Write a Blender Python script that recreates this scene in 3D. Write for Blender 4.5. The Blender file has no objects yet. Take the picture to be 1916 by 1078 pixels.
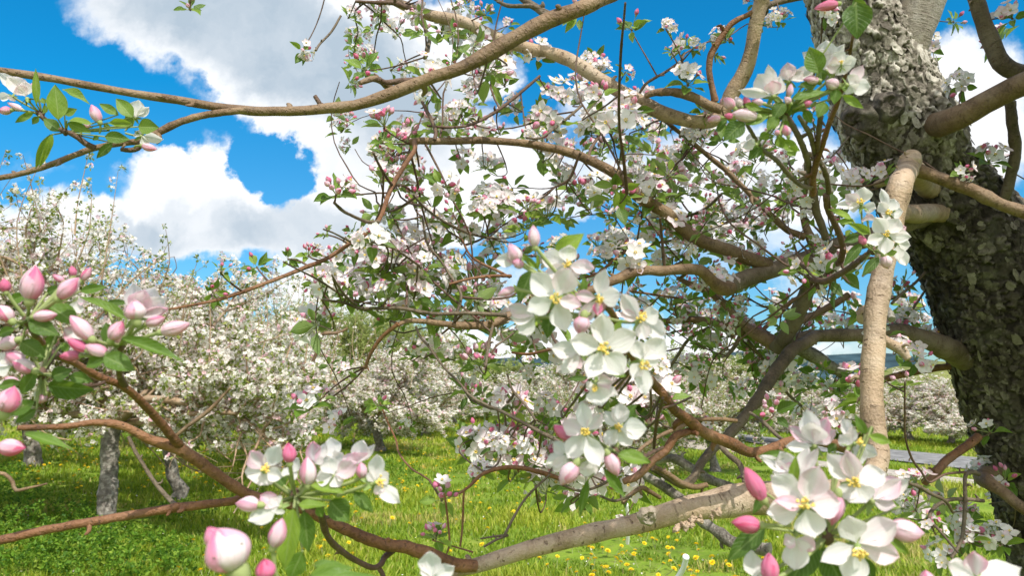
import bpy, math, random
import numpy as np
from mathutils import Vector, Matrix, Euler

# ------------------------------------------------------------------ camera, sky, sun, exposure
SC = bpy.context.scene
COL = SC.collection
F = 1400.0                                   # focal length in photo pixels (1916 wide)
CAM = np.array([0.0, 0.0, 1.55])
TH = math.radians(7.04)
FWD = np.array([0.0, math.cos(TH), math.sin(TH)])
UPV = np.array([0.0, -math.sin(TH), math.cos(TH)])
RGT = np.array([1.0, 0.0, 0.0])
TOC = -FWD

cam_data = bpy.data.cameras.new('camera')
cam = bpy.data.objects.new('camera', cam_data)
COL.objects.link(cam)
cam.location = CAM
cam.rotation_euler = (math.radians(90) + TH, 0, 0)
cam_data.sensor_width = 36.0
cam_data.lens = F / 1916 * 36.0
cam_data.clip_start = 0.02
cam_data.clip_end = 6000
cam_data.dof.use_dof = True
cam_data.dof.focus_distance = 1.25
cam_data.dof.aperture_fstop = 15.0
SC.camera = cam

SUN_EL, SUN_BACK = math.radians(53), math.radians(60)      # sun behind the viewer's right shoulder
SDIR = Vector((math.cos(SUN_EL) * math.cos(SUN_BACK), -math.cos(SUN_EL) * math.sin(SUN_BACK), math.sin(SUN_EL)))
sun_data = bpy.data.lights.new('sun', 'SUN')
sun_data.energy = 4.7
sun_data.angle = math.radians(0.5)
sun_data.color = (1.0, 0.965, 0.90)
sun = bpy.data.objects.new('sun', sun_data)
COL.objects.link(sun)
sun.rotation_euler = SDIR.to_track_quat('Z', 'Y').to_euler()
sun.location = (6, -5, 12)

SC.view_settings.view_transform = 'Standard'
SC.view_settings.look = 'None'
SC.view_settings.gamma = 1.0
SC.view_settings.exposure = 0.28
SC.cycles.max_bounces = 7
SC.cycles.diffuse_bounces = 4
SC.cycles.transmission_bounces = 4
SC.cycles.use_denoising = True
SC.cycles.sample_clamp_indirect = 8


def uvdir(px, py):
    d = FWD + (px - 958) / F * RGT + (539 - py) / F * UPV
    return d[0] / d[1], d[2] / d[1]


def make_world():
    w = bpy.data.worlds.new('World')
    SC.world = w
    w.use_nodes = True
    nt = w.node_tree
    nt.nodes.clear()
    N, L = nt.nodes.new, nt.links.new
    out = N('ShaderNodeOutputWorld')
    bg = N('ShaderNodeBackground')
    bg.inputs['Strength'].default_value = 0.10
    L(bg.outputs[0], out.inputs[0])
    sky = N('ShaderNodeTexSky')
    sky.sky_type = 'NISHITA'
    sky.sun_disc = False
    sky.sun_elevation = SUN_EL
    sky.sun_rotation = math.atan2(SDIR.x, SDIR.y)
    sky.air_density = 1.0
    sky.dust_density = 0.4
    sky.ozone_density = 3.0
    tint = N('ShaderNodeMix'); tint.data_type = 'RGBA'; tint.blend_type = 'MULTIPLY'
    tint.inputs[0].default_value = 1.0
    L(sky.outputs[0], tint.inputs[6])
    tc = N('ShaderNodeTexCoord')
    sep = N('ShaderNodeSeparateXYZ'); L(tc.outputs['Generated'], sep.inputs[0])

    def math_(op, a, b=None, c=None):
        m = N('ShaderNodeMath'); m.operation = op
        for i, x in enumerate((a, b, c)):
            if x is None: continue
            if isinstance(x, (int, float)): m.inputs[i].default_value = x
            else: L(x, m.inputs[i])
        return m.outputs[0]
    y = math_('MAXIMUM', sep.outputs[1], 0.12)
    u = math_('DIVIDE', sep.outputs[0], y); v = math_('DIVIDE', sep.outputs[2], y)
    cb = N('ShaderNodeCombineXYZ'); L(u, cb.inputs[0]); L(v, cb.inputs[1])
    tv = N('ShaderNodeMix'); tv.data_type = 'RGBA'; low = N('ShaderNodeMapRange'); low.inputs['From Min'].default_value = 0.02; low.inputs['From Max'].default_value = 0.42
    L(v, low.inputs['Value']); L(low.outputs[0], tv.inputs[0]); tv.inputs[6].default_value = (0.62, 0.92, 1.08, 1); tv.inputs[7].default_value = SKYTINT; L(tv.outputs[2], tint.inputs[7])
    # ragged edges: push the coordinate about with two sizes of noise
    nz = N('ShaderNodeTexNoise'); nz.inputs['Scale'].default_value = 7; nz.inputs['Detail'].default_value = 9; nz.inputs['Roughness'].default_value = 0.62
    L(cb.outputs[0], nz.inputs['Vector'])
    off = N('ShaderNodeVectorMath'); off.operation = 'MULTIPLY_ADD'
    L(nz.outputs['Color'], off.inputs[0]); off.inputs[1].default_value = (0.13, 0.13, 0); off.inputs[2].default_value = (-0.065, -0.065, 0)
    wc = N('ShaderNodeVectorMath'); wc.operation = 'ADD'; L(cb.outputs[0], wc.inputs[0]); L(off.outputs[0], wc.inputs[1])

    nz2 = N('ShaderNodeTexNoise'); nz2.inputs['Scale'].default_value = 26; nz2.inputs['Detail'].default_value = 6; nz2.inputs['Roughness'].default_value = 0.6
    L(cb.outputs[0], nz2.inputs['Vector'])
    of2 = N('ShaderNodeVectorMath'); of2.operation = 'MULTIPLY_ADD'
    L(nz2.outputs['Color'], of2.inputs[0]); of2.inputs[1].default_value = (0.045, 0.045, 0); of2.inputs[2].default_value = (-0.0225, -0.0225, 0)
    w2 = N('ShaderNodeVectorMath'); w2.operation = 'ADD'; L(wc.outputs[0], w2.inputs[0]); L(of2.outputs[0], w2.inputs[1]); wc = w2

    def blobs(lst, start):
        acc = start
        for (px, py, rx, ry, ang, amp) in lst:
            cu, cv = uvdir(px, py)
            mp = N('ShaderNodeMapping'); mp.vector_type = 'TEXTURE'
            mp.inputs['Location'].default_value = (cu, cv, 0)
            mp.inputs['Rotation'].default_value = (0, 0, -math.radians(ang))
            mp.inputs['Scale'].default_value = (rx / F, ry / F, 1)
            L(wc.outputs[0], mp.inputs['Vector'])
            ln = N('ShaderNodeVectorMath'); ln.operation = 'LENGTH'; L(mp.outputs[0], ln.inputs[0])
            mr = N('ShaderNodeMapRange'); mr.interpolation_type = 'SMOOTHSTEP'
            mr.inputs['From Min'].default_value = 1.25; mr.inputs['From Max'].default_value = 0.55
            mr.inputs['To Min'].default_value = 0; mr.inputs['To Max'].default_value = amp
            L(ln.outputs['Value'], mr.inputs['Value'])
            acc = math_('ADD', acc, mr.outputs[0])
        return acc
    n2 = N('ShaderNodeTexNoise'); n2.inputs['Scale'].default_value = 5.5; n2.inputs['Detail'].default_value = 8; n2.inputs['Roughness'].default_value = 0.6
    L(wc.outputs[0], n2.inputs['Vector'])
    nn = math_('MULTIPLY_ADD', n2.outputs['Fac'], 1.3, -0.65)
    behind = N('ShaderNodeMapRange'); behind.inputs['From Min'].default_value = 0.45; behind.inputs['From Max'].default_value = -0.1  # unseen cloud cover added behind the viewer to whiten the ambient light
    behind.inputs['To Min'].default_value = 0.0; behind.inputs['To Max'].default_value = 0.75; L(sep.outputs[1], behind.inputs['Value'])
    cover = blobs(CLOUDS, math_('ADD', math_('ADD', nn, behind.outputs[0]), CLOUD_BASE))
    mask = N('ShaderNodeMapRange'); mask.interpolation_type = 'SMOOTHSTEP'
    mask.inputs['From Min'].default_value = 0.0; mask.inputs['From Max'].default_value = 0.72
    L(cover, mask.inputs['Value'])
    n3 = N('ShaderNodeTexNoise'); n3.inputs['Scale'].default_value = 9; n3.inputs['Detail'].default_value = 7; n3.inputs['Roughness'].default_value = 0.55
    L(wc.outputs[0], n3.inputs['Vector'])
    grey = blobs(GREYS, math_('MULTIPLY_ADD', n3.outputs['Fac'], 1.2, -0.6))
    gm = N('ShaderNodeMix'); gm.data_type = 'RGBA'
    L(grey, gm.inputs[0]); gm.inputs[6].default_value = (9.3, 9.4, 9.6, 1); gm.inputs[7].default_value = (4.1, 5.0, 5.9, 1)
    mx = N('ShaderNodeMix'); mx.data_type = 'RGBA'
    # unseen clouds behind the viewer are brightened to add fill light
    br = N('ShaderNodeMapRange'); br.inputs['From Min'].default_value = 0.35; br.inputs['From Max'].default_value = -0.4
    br.inputs['To Min'].default_value = 1.0; br.inputs['To Max'].default_value = 1.5; L(sep.outputs[1], br.inputs['Value'])
    vm = N('ShaderNodeVectorMath'); vm.operation = 'SCALE'; L(gm.outputs[2], vm.inputs[0]); L(br.outputs[0], vm.inputs['Scale'])
    L(mask.outputs[0], mx.inputs[0]); L(tint.outputs[2], mx.inputs[6]); L(vm.outputs[0], mx.inputs[7])
    L(mx.outputs[2], bg.inputs['Color'])


SKYTINT = (0.06, 1.10, 1.48, 1)
CLOUD_BASE = -0.12
CLOUDS = [  # px, py, radius x, radius y, turn, amount (negative opens blue)
    (430, 60, 330, 130, 22, 1.2), (720, 120, 330, 170, 15, 1.2), (520, 150, 230, 90, 35, 0.8),
    (760, 330, 260, 150, 0, 1.1), (370, 350, 150, 110, 10, 1.3), (560, 440, 330, 60, 0, 0.9), (250, 420, 200, 60, -5, 0.5), (90, 430, 180, 70, 0, 0.7), (60, 300, 90, 40, 0, 0.3),
    (60, 140, 230, 120, 25, -1.3), (270, 200, 150, 38, 30, -0.7), (490, 300, 72, 62, 30, -1.5), (560, 360, 40, 60, 0, -0.9),
    (1280, 60, 330, 130, -10, -1.0), (940, 210, 110, 50, -20, -0.9), (1130, 130, 80, 90, 20, 0.5),
    (1180, 110, 120, 40, -40, 0.45), (1120, 200, 110, 70, 0, 0.5), (1450, 60, 120, 30, -20, 0.35), (1400, 400, 260, 120, -10, 0.5), (1060, 330, 150, 80, 0, 0.6), (1330, 330, 200, 120, 0, 0.8), (1180, 420, 140, 50, -15, -0.8), (1300, 560, 170, 60, 5, -0.6), (1450, 560, 140, 50, 0, 0.5),
    (1830, 200, 140, 170, 0, 0.9), (1550, 330, 90, 90, 0, 0.25), (900, 585, 90, 35, 0, -0.7), (700, 540, 260, 60, 0, 0.7), (1500, 650, 260, 40, 0, 0.4),
    (560, 660, 600, 60, 0, 0.6), (1150, 640, 400, 60, 0, 0.7), (1000, 560, 160, 60, 0, 0.3),
]
GREYS = [(360, 430, 170, 60, 0, 0.45), (700, 300, 160, 60, 0, 0.3), (250, 440, 120, 40, 0, 0.4), (1330, 350, 200, 70, 0, 0.3), (520, 70, 420, 130, 20, 0.95), (800, 220, 240, 90, 0, 0.35), (600, 440, 200, 60, 0, 0.5), (760, 470, 120, 50, 0, 0.3)]
make_world()

# ------------------------------------------------------------------ helpers
rng = np.random.default_rng(7)
WORG = {}                                     # world origin of every object made here


def P(px, py, d):
    return CAM + d * (FWD + (px - 958) / F * RGT + (539 - py) / F * UPV)


def nrm(v):
    v = np.asarray(v, float)
    return v / (np.linalg.norm(v) + 1e-12)


def tag(o, label=None, cat=None, group=None, kind=None):
    if label: o['label'] = label
    if cat: o['category'] = cat
    if group: o['group'] = group
    if kind: o['kind'] = kind
    return o


def empty(name, loc):
    o = bpy.data.objects.new(name, None)
    o.empty_display_size = 0.1
    COL.objects.link(o)
    o.location = loc
    WORG[o] = np.asarray(loc, float)
    return o


class Buf:
    """collects grids, tubes and quads and links them as one mesh object"""
    def __init__(s):
        s.v, s.c, s.u, s.q, s.t, s.mq, s.mt, s.n = [], [], [], [], [], [], [], 0

    def add(s, V, Fc, mat=0, col=(0, 0, 0, 1), uv=None):
        V = np.asarray(V, float).reshape(-1, 3); n = len(V)
        Fc = np.asarray(Fc, int)
        c = np.asarray(col, float)
        if c.ndim == 1: c = np.tile(c, (n, 1))
        s.v.append(V); s.c.append(c)
        s.u.append(np.zeros((n, 2)) if uv is None else np.asarray(uv, float))
        if Fc.shape[1] == 4:
            s.q.append(Fc + s.n); s.mq.append(np.full(len(Fc), mat) if np.isscalar(mat) else mat)
        else:
            s.t.append(Fc + s.n); s.mt.append(np.full(len(Fc), mat) if np.isscalar(mat) else mat)
        s.n += n

    def mesh(s, name, mats, origin=(0, 0, 0), smooth=True):
        me = bpy.data.meshes.new(name)
        V = np.concatenate(s.v) - np.asarray(origin, float)
        C = np.concatenate(s.c); U = np.concatenate(s.u)
        Q = np.concatenate(s.q) if s.q else np.zeros((0, 4), int)
        T = np.concatenate(s.t) if s.t else np.zeros((0, 3), int)
        loops = np.concatenate([Q.ravel(), T.ravel()])
        nq, ntri = len(Q), len(T)
        starts = np.concatenate([np.arange(nq) * 4, nq * 4 + np.arange(ntri) * 3])
        me.vertices.add(len(V)); me.vertices.foreach_set('co', V.astype(np.float32).ravel())
        me.loops.add(len(loops)); me.loops.foreach_set('vertex_index', loops.astype(np.int32))
        me.polygons.add(nq + ntri); me.polygons.foreach_set('loop_start', starts.astype(np.int32))
        mi = np.concatenate(([np.concatenate(s.mq)] if s.q else []) + ([np.concatenate(s.mt)] if s.t else []))
        for m in mats: me.materials.append(m)
        me.polygons.foreach_set('material_index', mi.astype(np.int32))
        me.polygons.foreach_set('use_smooth', np.full(nq + ntri, smooth))
        a = me.color_attributes.new('tint', 'FLOAT_COLOR', 'POINT')
        a.data.foreach_set('color', C.astype(np.float32).ravel())
        uvl = me.uv_layers.new(name='UVMap')
        uvl.data.foreach_set('uv', U[loops].astype(np.float32).ravel())
        me.update(calc_edges=True)
        return me

    def build(s, name, mats, parent=None, origin=None, smooth=True):
        if origin is None:
            V = np.concatenate(s.v); origin = V.mean(0)
        origin = np.asarray(origin, float)
        o = bpy.data.objects.new(name, s.mesh(name, mats, origin, smooth))
        COL.objects.link(o)
        WORG[o] = origin
        if parent is not None:
            o.parent = parent
            o.location = origin - WORG[parent]
        else:
            o.location = origin
        return o


def grid_faces(nr, nc, wrap=False):
    r = np.arange(nr - 1)[:, None]; c = np.arange(nc if wrap else nc - 1)[None, :]
    a = r * nc + c; b = r * nc + (c + 1) % nc
    return np.stack([a, b, b + nc, a + nc], -1).reshape(-1, 4)


def hash3(i, k=0):
    x = (i[..., 0] * 73856093) ^ (i[..., 1] * 19349663) ^ (i[..., 2] * 83492791) ^ (k * 2654435761 + 12345)
    x = x & 0xffffffff
    x = (x ^ (x >> 16)) * 0x45d9f3b & 0xffffffff
    x = (x ^ (x >> 16)) * 0x45d9f3b & 0xffffffff
    x = x ^ (x >> 16)
    return (x & 0xffffff) / float(0x1000000)


def vnoise(p, seed=0):
    p = np.asarray(p, float)
    i = np.floor(p).astype(np.int64); f = p - i; f = f * f * (3 - 2 * f)
    r = 0
    for dx in (0, 1):
        for dy in (0, 1):
            for dz in (0, 1):
                w = (f[..., 0] if dx else 1 - f[..., 0]) * (f[..., 1] if dy else 1 - f[..., 1]) * (f[..., 2] if dz else 1 - f[..., 2])
                r = r + w * hash3(i + np.array([dx, dy, dz]), seed)
    return r * 2 - 1


def fbm(p, oct=4, seed=0):
    s, a, r = 1.0, 1.0, 0
    for k in range(oct):
        r = r + a * vnoise(p * s, seed + k); s *= 2.03; a *= 0.5
    return r


def voronoi(p, seed=0):
    p = np.asarray(p, float)
    i = np.floor(p).astype(np.int64)
    n = len(p)
    f1 = np.full(n, 9.0); f2 = np.full(n, 9.0); cid = np.zeros((n, 3), np.int64); vec = np.zeros((n, 3))
    for dx in (-1, 0, 1):
        for dy in (-1, 0, 1):
            for dz in (-1, 0, 1):
                c = i + np.array([dx, dy, dz])
                q = c + np.stack([hash3(c, seed + 11), hash3(c, seed + 22), hash3(c, seed + 33)], -1)
                dv = p - q; d = np.linalg.norm(dv, axis=1)
                m = d < f1
                f2 = np.where(m, f1, np.minimum(f2, d)); f1 = np.where(m, d, f1)
                cid[m] = c[m]; vec[m] = dv[m]
    return f1, f2, cid, vec


def spline(pts, step):
    """centripetal-ish Catmull-Rom through the rows of pts (x, y, z, r), resampled every step metres"""
    pts = np.asarray(pts, float)
    P0 = np.vstack([2 * pts[0] - pts[1], pts, 2 * pts[-1] - pts[-2]])
    out = []
    for k in range(1, len(P0) - 2):
        a, b, c, d = P0[k - 1:k + 3]
        n = max(2, int(np.linalg.norm(c[:3] - b[:3]) / step))
        t = np.linspace(0, 1, n, endpoint=False)[:, None]
        out.append(0.5 * (2 * b + (c - a) * t + (2 * a - 5 * b + 4 * c - d) * t ** 2 + (3 * b - a - 3 * c + d) * t ** 3))
    out.append(pts[-1:])
    o = np.vstack(out)
    o[:, 3] = np.maximum(o[:, 3], 1e-4)
    return o


def frames(C):
    T = np.gradient(C, axis=0); T /= np.linalg.norm(T, axis=1)[:, None] + 1e-12
    N = np.zeros_like(T)
    ref = np.array([0.0, 0, 1]) if abs(T[0][2]) < 0.9 else np.array([1.0, 0, 0])
    n = nrm(ref - T[0] * (ref @ T[0]))
    for k in range(len(T)):
        n = nrm(n - T[k] * (n @ T[k])); N[k] = n
    return T, N, np.cross(T, N)


def tube(buf, pts, ns=8, mat=0, col=(0, 0, 0, 1), step=None, rough=0.0, cap=True, seed=0, wig=0.0):
    """pts rows (x,y,z,r)"""
    pts = np.asarray(pts, float)
    if step is None: step = max(0.004, pts[:, 3].mean() * 1.6)
    S = spline(pts, step) if len(pts) > 2 or step else pts
    C = S[:, :3].copy(); R = S[:, 3].copy()
    if rough and len(R) > 20:                # swellings where shoots once grew, and a slightly uneven girth
        R = R * 0.88; kr = np.random.default_rng(seed + 3); idx = np.arange(len(R)) * step
        for q in range(int(idx[-1] / max(0.05, R.mean() * 9)) + 1):
            R = R * (1 + kr.uniform(0.03, 0.13) * np.exp(-((idx - kr.uniform(0, idx[-1])) / (R.mean() * kr.uniform(0.5, 1.3))) ** 2))
    if wig:
        C += wig * np.stack([vnoise(C * 9 + 5, seed), vnoise(C * 9 + 40, seed + 1), vnoise(C * 9 + 90, seed + 2)], -1)
    T, N, B = frames(C)
    th = np.linspace(0, 2 * math.pi, ns, endpoint=False)
    dirs = N[:, None, :] * np.cos(th)[None, :, None] + B[:, None, :] * np.sin(th)[None, :, None]
    RR = np.repeat(R[:, None], ns, 1)
    V = C[:, None, :] + dirs * RR[..., None]
    if rough:
        sc = 0.55 / max(R.mean(), 1e-4)
        fl = V.reshape(-1, 3)
        h = fbm(fl * sc, 3, seed) + 0.8 * np.maximum(0, vnoise(fl * sc * 0.35 + 7, seed + 9)) ** 2 + 0.22 * vnoise(fl * sc * 5.0, seed + 5)
        V = V + dirs * (RR * rough * h.reshape(RR.shape))[..., None]
    ln = np.concatenate([[0], np.cumsum(np.linalg.norm(np.diff(C, axis=0), axis=1))])
    uv = np.stack([np.repeat(th[None, :] / (2 * math.pi), len(C), 0), np.repeat(ln[:, None], ns, 1)], -1).reshape(-1, 2)
    nr = len(C)
    buf.add(V.reshape(-1, 3), grid_faces(nr, ns, True), mat, col, uv)
    if cap:
        for k in (0, nr - 1):
            c = C[k] + T[k] * R[k] * (0.35 if k else -0.35)
            ring = V[k]
            idx = np.arange(ns)
            tri = np.stack([idx, (idx + 1) % ns, np.full(ns, ns)], -1)
            if k == 0: tri = tri[:, ::-1]
            buf.add(np.vstack([ring, c]), tri, mat, col, np.zeros((ns + 1, 2)) + [0.5, ln[k]])
    return C


def bez(a, b, c, n=6):
    t = np.linspace(0, 1, n)[:, None]
    return (1 - t) ** 2 * a + 2 * t * (1 - t) * b + t * t * c


def stalk(buf, a, b, c, r0, r1, mat, ns=6, n=6):
    Q = bez(np.asarray(a), np.asarray(b), np.asarray(c), n)
    tube(buf, np.hstack([Q, np.linspace(r0, r1, n)[:, None]]), ns, mat, step=9, cap=False)
# ------------------------------------------------------------------ materials


def mat_new(name):
    m = bpy.data.materials.new(name); m.use_nodes = True
    nt = m.node_tree; nt.nodes.clear()
    return m, nt, nt.nodes.new, nt.links.new


def attr(N, L):
    a = N('ShaderNodeAttribute'); a.attribute_name = 'tint'
    s = N('ShaderNodeSeparateColor'); L(a.outputs['Color'], s.inputs[0])
    return s.outputs


def ramp(N, stops, interp='LINEAR'):
    r = N('ShaderNodeValToRGB'); e = r.color_ramp.elements
    r.color_ramp.interpolation = interp
    while len(e) < len(stops): e.new(0.5)
    for el, (p, c) in zip(e, stops):
        el.position = p; el.color = (*c, 1)
    return r


def mixc(N, L, fac, a, b, mode='MIX'):
    m = N('ShaderNodeMix'); m.data_type = 'RGBA'; m.blend_type = mode
    for s, x in ((0, fac), (6, a), (7, b)):
        if isinstance(x, (int, float)): m.inputs[s].default_value = x
        elif isinstance(x, tuple): m.inputs[s].default_value = (*x, 1)
        else: L(x, m.inputs[s])
    return m.outputs[2]


def noise(N, L, vec, scale, detail=4, rough=0.55):
    n = N('ShaderNodeTexNoise'); n.inputs['Scale'].default_value = scale
    n.inputs['Detail'].default_value = detail; n.inputs['Roughness'].default_value = rough
    if vec is not None: L(vec, n.inputs['Vector'])
    return n


def mapr(N, L, v, a, b, c=0.0, d=1.0):
    m = N('ShaderNodeMapRange')
    m.inputs['From Min'].default_value = a; m.inputs['From Max'].default_value = b
    m.inputs['To Min'].default_value = c; m.inputs['To Max'].default_value = d
    L(v, m.inputs['Value'])
    return m.outputs[0]


def finish(m, N, L, color, rough=0.6, spec=0.3, trans=0.0, tcol=None, bump=None, bstr=0.3, bdist=0.01):
    out = N('ShaderNodeOutputMaterial')
    p = N('ShaderNodeBsdfPrincipled')
    p.inputs['Specular IOR Level'].default_value = spec
    if isinstance(rough, (int, float)): p.inputs['Roughness'].default_value = rough
    else: L(rough, p.inputs['Roughness'])
    if isinstance(color, tuple): p.inputs['Base Color'].default_value = (*color, 1)
    else: L(color, p.inputs['Base Color'])
    if bump is not None:
        b = N('ShaderNodeBump'); b.inputs['Strength'].default_value = bstr; b.inputs['Distance'].default_value = bdist
        L(bump, b.inputs['Height']); L(b.outputs[0], p.inputs['Normal'])
    if trans:
        t = N('ShaderNodeBsdfTranslucent'); L(tcol if tcol is not None else color, t.inputs['Color'])
        mx = N('ShaderNodeMixShader'); mx.inputs[0].default_value = trans
        L(p.outputs[0], mx.inputs[1]); L(t.outputs[0], mx.inputs[2]); L(mx.outputs[0], out.inputs[0])
    else:
        L(p.outputs[0], out.inputs[0])
    return m


def m_petal():
    m, nt, N, L = mat_new('petal')
    a = attr(N, L)
    g = N('ShaderNodeNewGeometry')
    k = N('ShaderNodeMath'); k.operation = 'MULTIPLY_ADD'
    L(g.outputs['Backfacing'], k.inputs[0]); k.inputs[1].default_value = 0.35; k.inputs[2].default_value = 0.95
    pk = N('ShaderNodeMath'); pk.operation = 'MULTIPLY'; pk.use_clamp = True
    L(a[0], pk.inputs[0]); L(k.outputs[0], pk.inputs[1])
    r = ramp(N, [(0, (0.88, 0.87, 0.85)), (0.28, (0.87, 0.60, 0.71)), (0.6, (0.82, 0.22, 0.42)), (1, (0.66, 0.025, 0.13))])
    L(pk.outputs[0], r.inputs[0])
    uv = N('ShaderNodeUVMap')
    mp = N('ShaderNodeMapping'); mp.inputs['Scale'].default_value = (16, 1.6, 1); L(uv.outputs[0], mp.inputs[0])
    n = noise(N, L, mp.outputs[0], 1.0, 3)
    col = mixc(N, L, mapr(N, L, n.outputs['Fac'], 0.42, 0.70, 0.0, 0.34), r.outputs[0], (0.78, 0.64, 0.68))
    return finish(m, N, L, col, 0.8, 0.12, 0.44, r.outputs[0], n.outputs['Fac'], 0.5, 0.0016)


def m_leaf(name='leaf', big=True):
    m, nt, N, L = mat_new(name)
    a = attr(N, L)
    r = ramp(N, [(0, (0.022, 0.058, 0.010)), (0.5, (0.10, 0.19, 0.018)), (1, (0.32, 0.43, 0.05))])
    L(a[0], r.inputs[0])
    col = r.outputs[0]
    bump = None
    if big:
        uv = N('ShaderNodeUVMap')
        sp = N('ShaderNodeSeparateXYZ'); L(uv.outputs[0], sp.inputs[0])
        def M(op, x, y=None):
            q = N('ShaderNodeMath'); q.operation = op
            for i, z in enumerate((x, y)):
                if z is None: continue
                if isinstance(z, (int, float)): q.inputs[i].default_value = z
                else: L(z, q.inputs[i])
            return q.outputs[0]
        ax = M('ABSOLUTE', M('SUBTRACT', sp.outputs[0], 0.5))
        mid = mapr(N, L, ax, 0.02, 0.05, 1, 0)
        ph = M('FRACT', M('MULTIPLY', M('SUBTRACT', sp.outputs[1], M('MULTIPLY', ax, 0.55)), 8.5))
        side = mapr(N, L, M('ABSOLUTE', M('SUBTRACT', ph, 0.5)), 0.0, 0.13, 0.75, 0)
        vein = M('MAXIMUM', mid, side)
        n = noise(N, L, uv.outputs[0], 6, 3)
        c1 = mixc(N, L, mapr(N, L, n.outputs['Fac'], 0.3, 0.7, 0, 0.45), col, (0.11, 0.20, 0.03))
        col = mixc(N, L, M('MULTIPLY', vein, 0.45), c1, (0.34, 0.42, 0.16))
        g = N('ShaderNodeNewGeometry')
        col = mixc(N, L, M('MULTIPLY', g.outputs['Backfacing'], 0.42), col, (0.36, 0.44, 0.22))
        bump = M('SUBTRACT', n.outputs['Fac'], vein)
    tc = mixc(N, L, 0.55, col, (0.36, 0.50, 0.04))
    return finish(m, N, L, col, 0.42, 0.4, 0.40, tc, bump, 0.35, 0.0025)


def m_bark(name, dark, mid, light, lent=(0.10, 0.06, 0.035), scale=1.0, ring=0.5):
    m, nt, N, L = mat_new(name)
    tc = N('ShaderNodeTexCoord'); uv = N('ShaderNodeUVMap')
    n1 = noise(N, L, tc.outputs['Object'], 14 * scale, 6, 0.65)
    r = ramp(N, [(0.30, dark), (0.47, mid), (0.66, light)]); L(n1.outputs['Fac'], r.inputs[0])
    mp = N('ShaderNodeMapping'); mp.inputs['Scale'].default_value = (6, 150 * scale, 1); L(uv.outputs[0], mp.inputs[0])
    n2 = noise(N, L, mp.outputs[0], 1.0, 2)
    spot = mapr(N, L, n2.outputs['Fac'], 0.62, 0.68, 0, 0.9)
    mp2 = N('ShaderNodeMapping'); mp2.inputs['Scale'].default_value = (1.5, 90 * scale, 1); L(uv.outputs[0], mp2.inputs[0])
    n3 = noise(N, L, mp2.outputs[0], 1.0, 4)
    rings = mapr(N, L, n3.outputs['Fac'], 0.60, 0.70, 0, ring)
    n6 = noise(N, L, tc.outputs['Object'], 7 * scale, 5, 0.7)
    c = mixc(N, L, mapr(N, L, n6.outputs['Fac'], 0.46, 0.66, 0, 0.6), r.outputs[0], tuple(0.55 * sum(mid) / 3 + 0.45 * m for m in mid))
    c = mixc(N, L, rings, c, dark)
    c = mixc(N, L, spot, c, lent)
    n5 = noise(N, L, tc.outputs['Object'], 34 * scale, 5, 0.7)
    c = mixc(N, L, mapr(N, L, n5.outputs['Fac'], 0.52, 0.66, 0, 0.55), c, dark)
    n4 = noise(N, L, tc.outputs['Object'], 260, 3)
    c = mixc(N, L, mapr(N, L, n4.outputs['Fac'], 0.4, 0.7, 0, 0.3), c, light)
    h = N('ShaderNodeMath'); h.operation = 'ADD'; L(n3.outputs['Fac'], h.inputs[0]); L(n4.outputs['Fac'], h.inputs[1])
    h2 = N('ShaderNodeMath'); h2.operation = 'SUBTRACT'; L(h.outputs[0], h2.inputs[0]); L(spot, h2.inputs[1])
    return finish(m, N, L, c, 0.62, 0.3, bump=h2.outputs[0], bstr=0.7, bdist=0.003)


def m_trunk():
    m, nt, N, L = mat_new('trunk_bark')
    a = attr(N, L)
    tc = N('ShaderNodeTexCoord')
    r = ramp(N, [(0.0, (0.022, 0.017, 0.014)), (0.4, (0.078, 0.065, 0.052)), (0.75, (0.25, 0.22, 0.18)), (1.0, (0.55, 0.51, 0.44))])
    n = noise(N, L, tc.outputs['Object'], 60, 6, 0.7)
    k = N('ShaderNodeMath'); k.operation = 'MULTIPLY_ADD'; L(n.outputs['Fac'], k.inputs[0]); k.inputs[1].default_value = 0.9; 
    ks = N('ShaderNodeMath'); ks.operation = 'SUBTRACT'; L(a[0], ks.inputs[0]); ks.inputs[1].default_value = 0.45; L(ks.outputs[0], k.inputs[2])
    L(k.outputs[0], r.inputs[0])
    n2 = noise(N, L, tc.outputs['Object'], 9, 5, 0.6)
    c = mixc(N, L, mapr(N, L, n2.outputs['Fac'], 0.54, 0.66, 0, 0.35), r.outputs[0], (0.16, 0.16, 0.105))
    n3 = noise(N, L, tc.outputs['Object'], 240, 4, 0.7)
    return finish(m, N, L, c, 0.85, 0.15, bump=n3.outputs['Fac'], bstr=0.6, bdist=0.004)


def m_plain(name, c, rough=0.6, spec=0.3, trans=0.0, var=0.25, scale=80):
    m, nt, N, L = mat_new(name)
    tc = N('ShaderNodeTexCoord')
    n = noise(N, L, tc.outputs['Object'], scale, 4)
    col = mixc(N, L, mapr(N, L, n.outputs['Fac'], 0.3, 0.7, 0, 1), tuple(x * (1 - var) for x in c), tuple(min(1, x * (1 + var)) for x in c))
    return finish(m, N, L, col, rough, spec, trans)


def m_tinted(name, stops, rough=0.6, trans=0.0, spec=0.25):
    m, nt, N, L = mat_new(name)
    a = attr(N, L)
    r = ramp(N, stops); L(a[0], r.inputs[0])
    return finish(m, N, L, r.outputs[0], rough, spec, trans)


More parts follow.
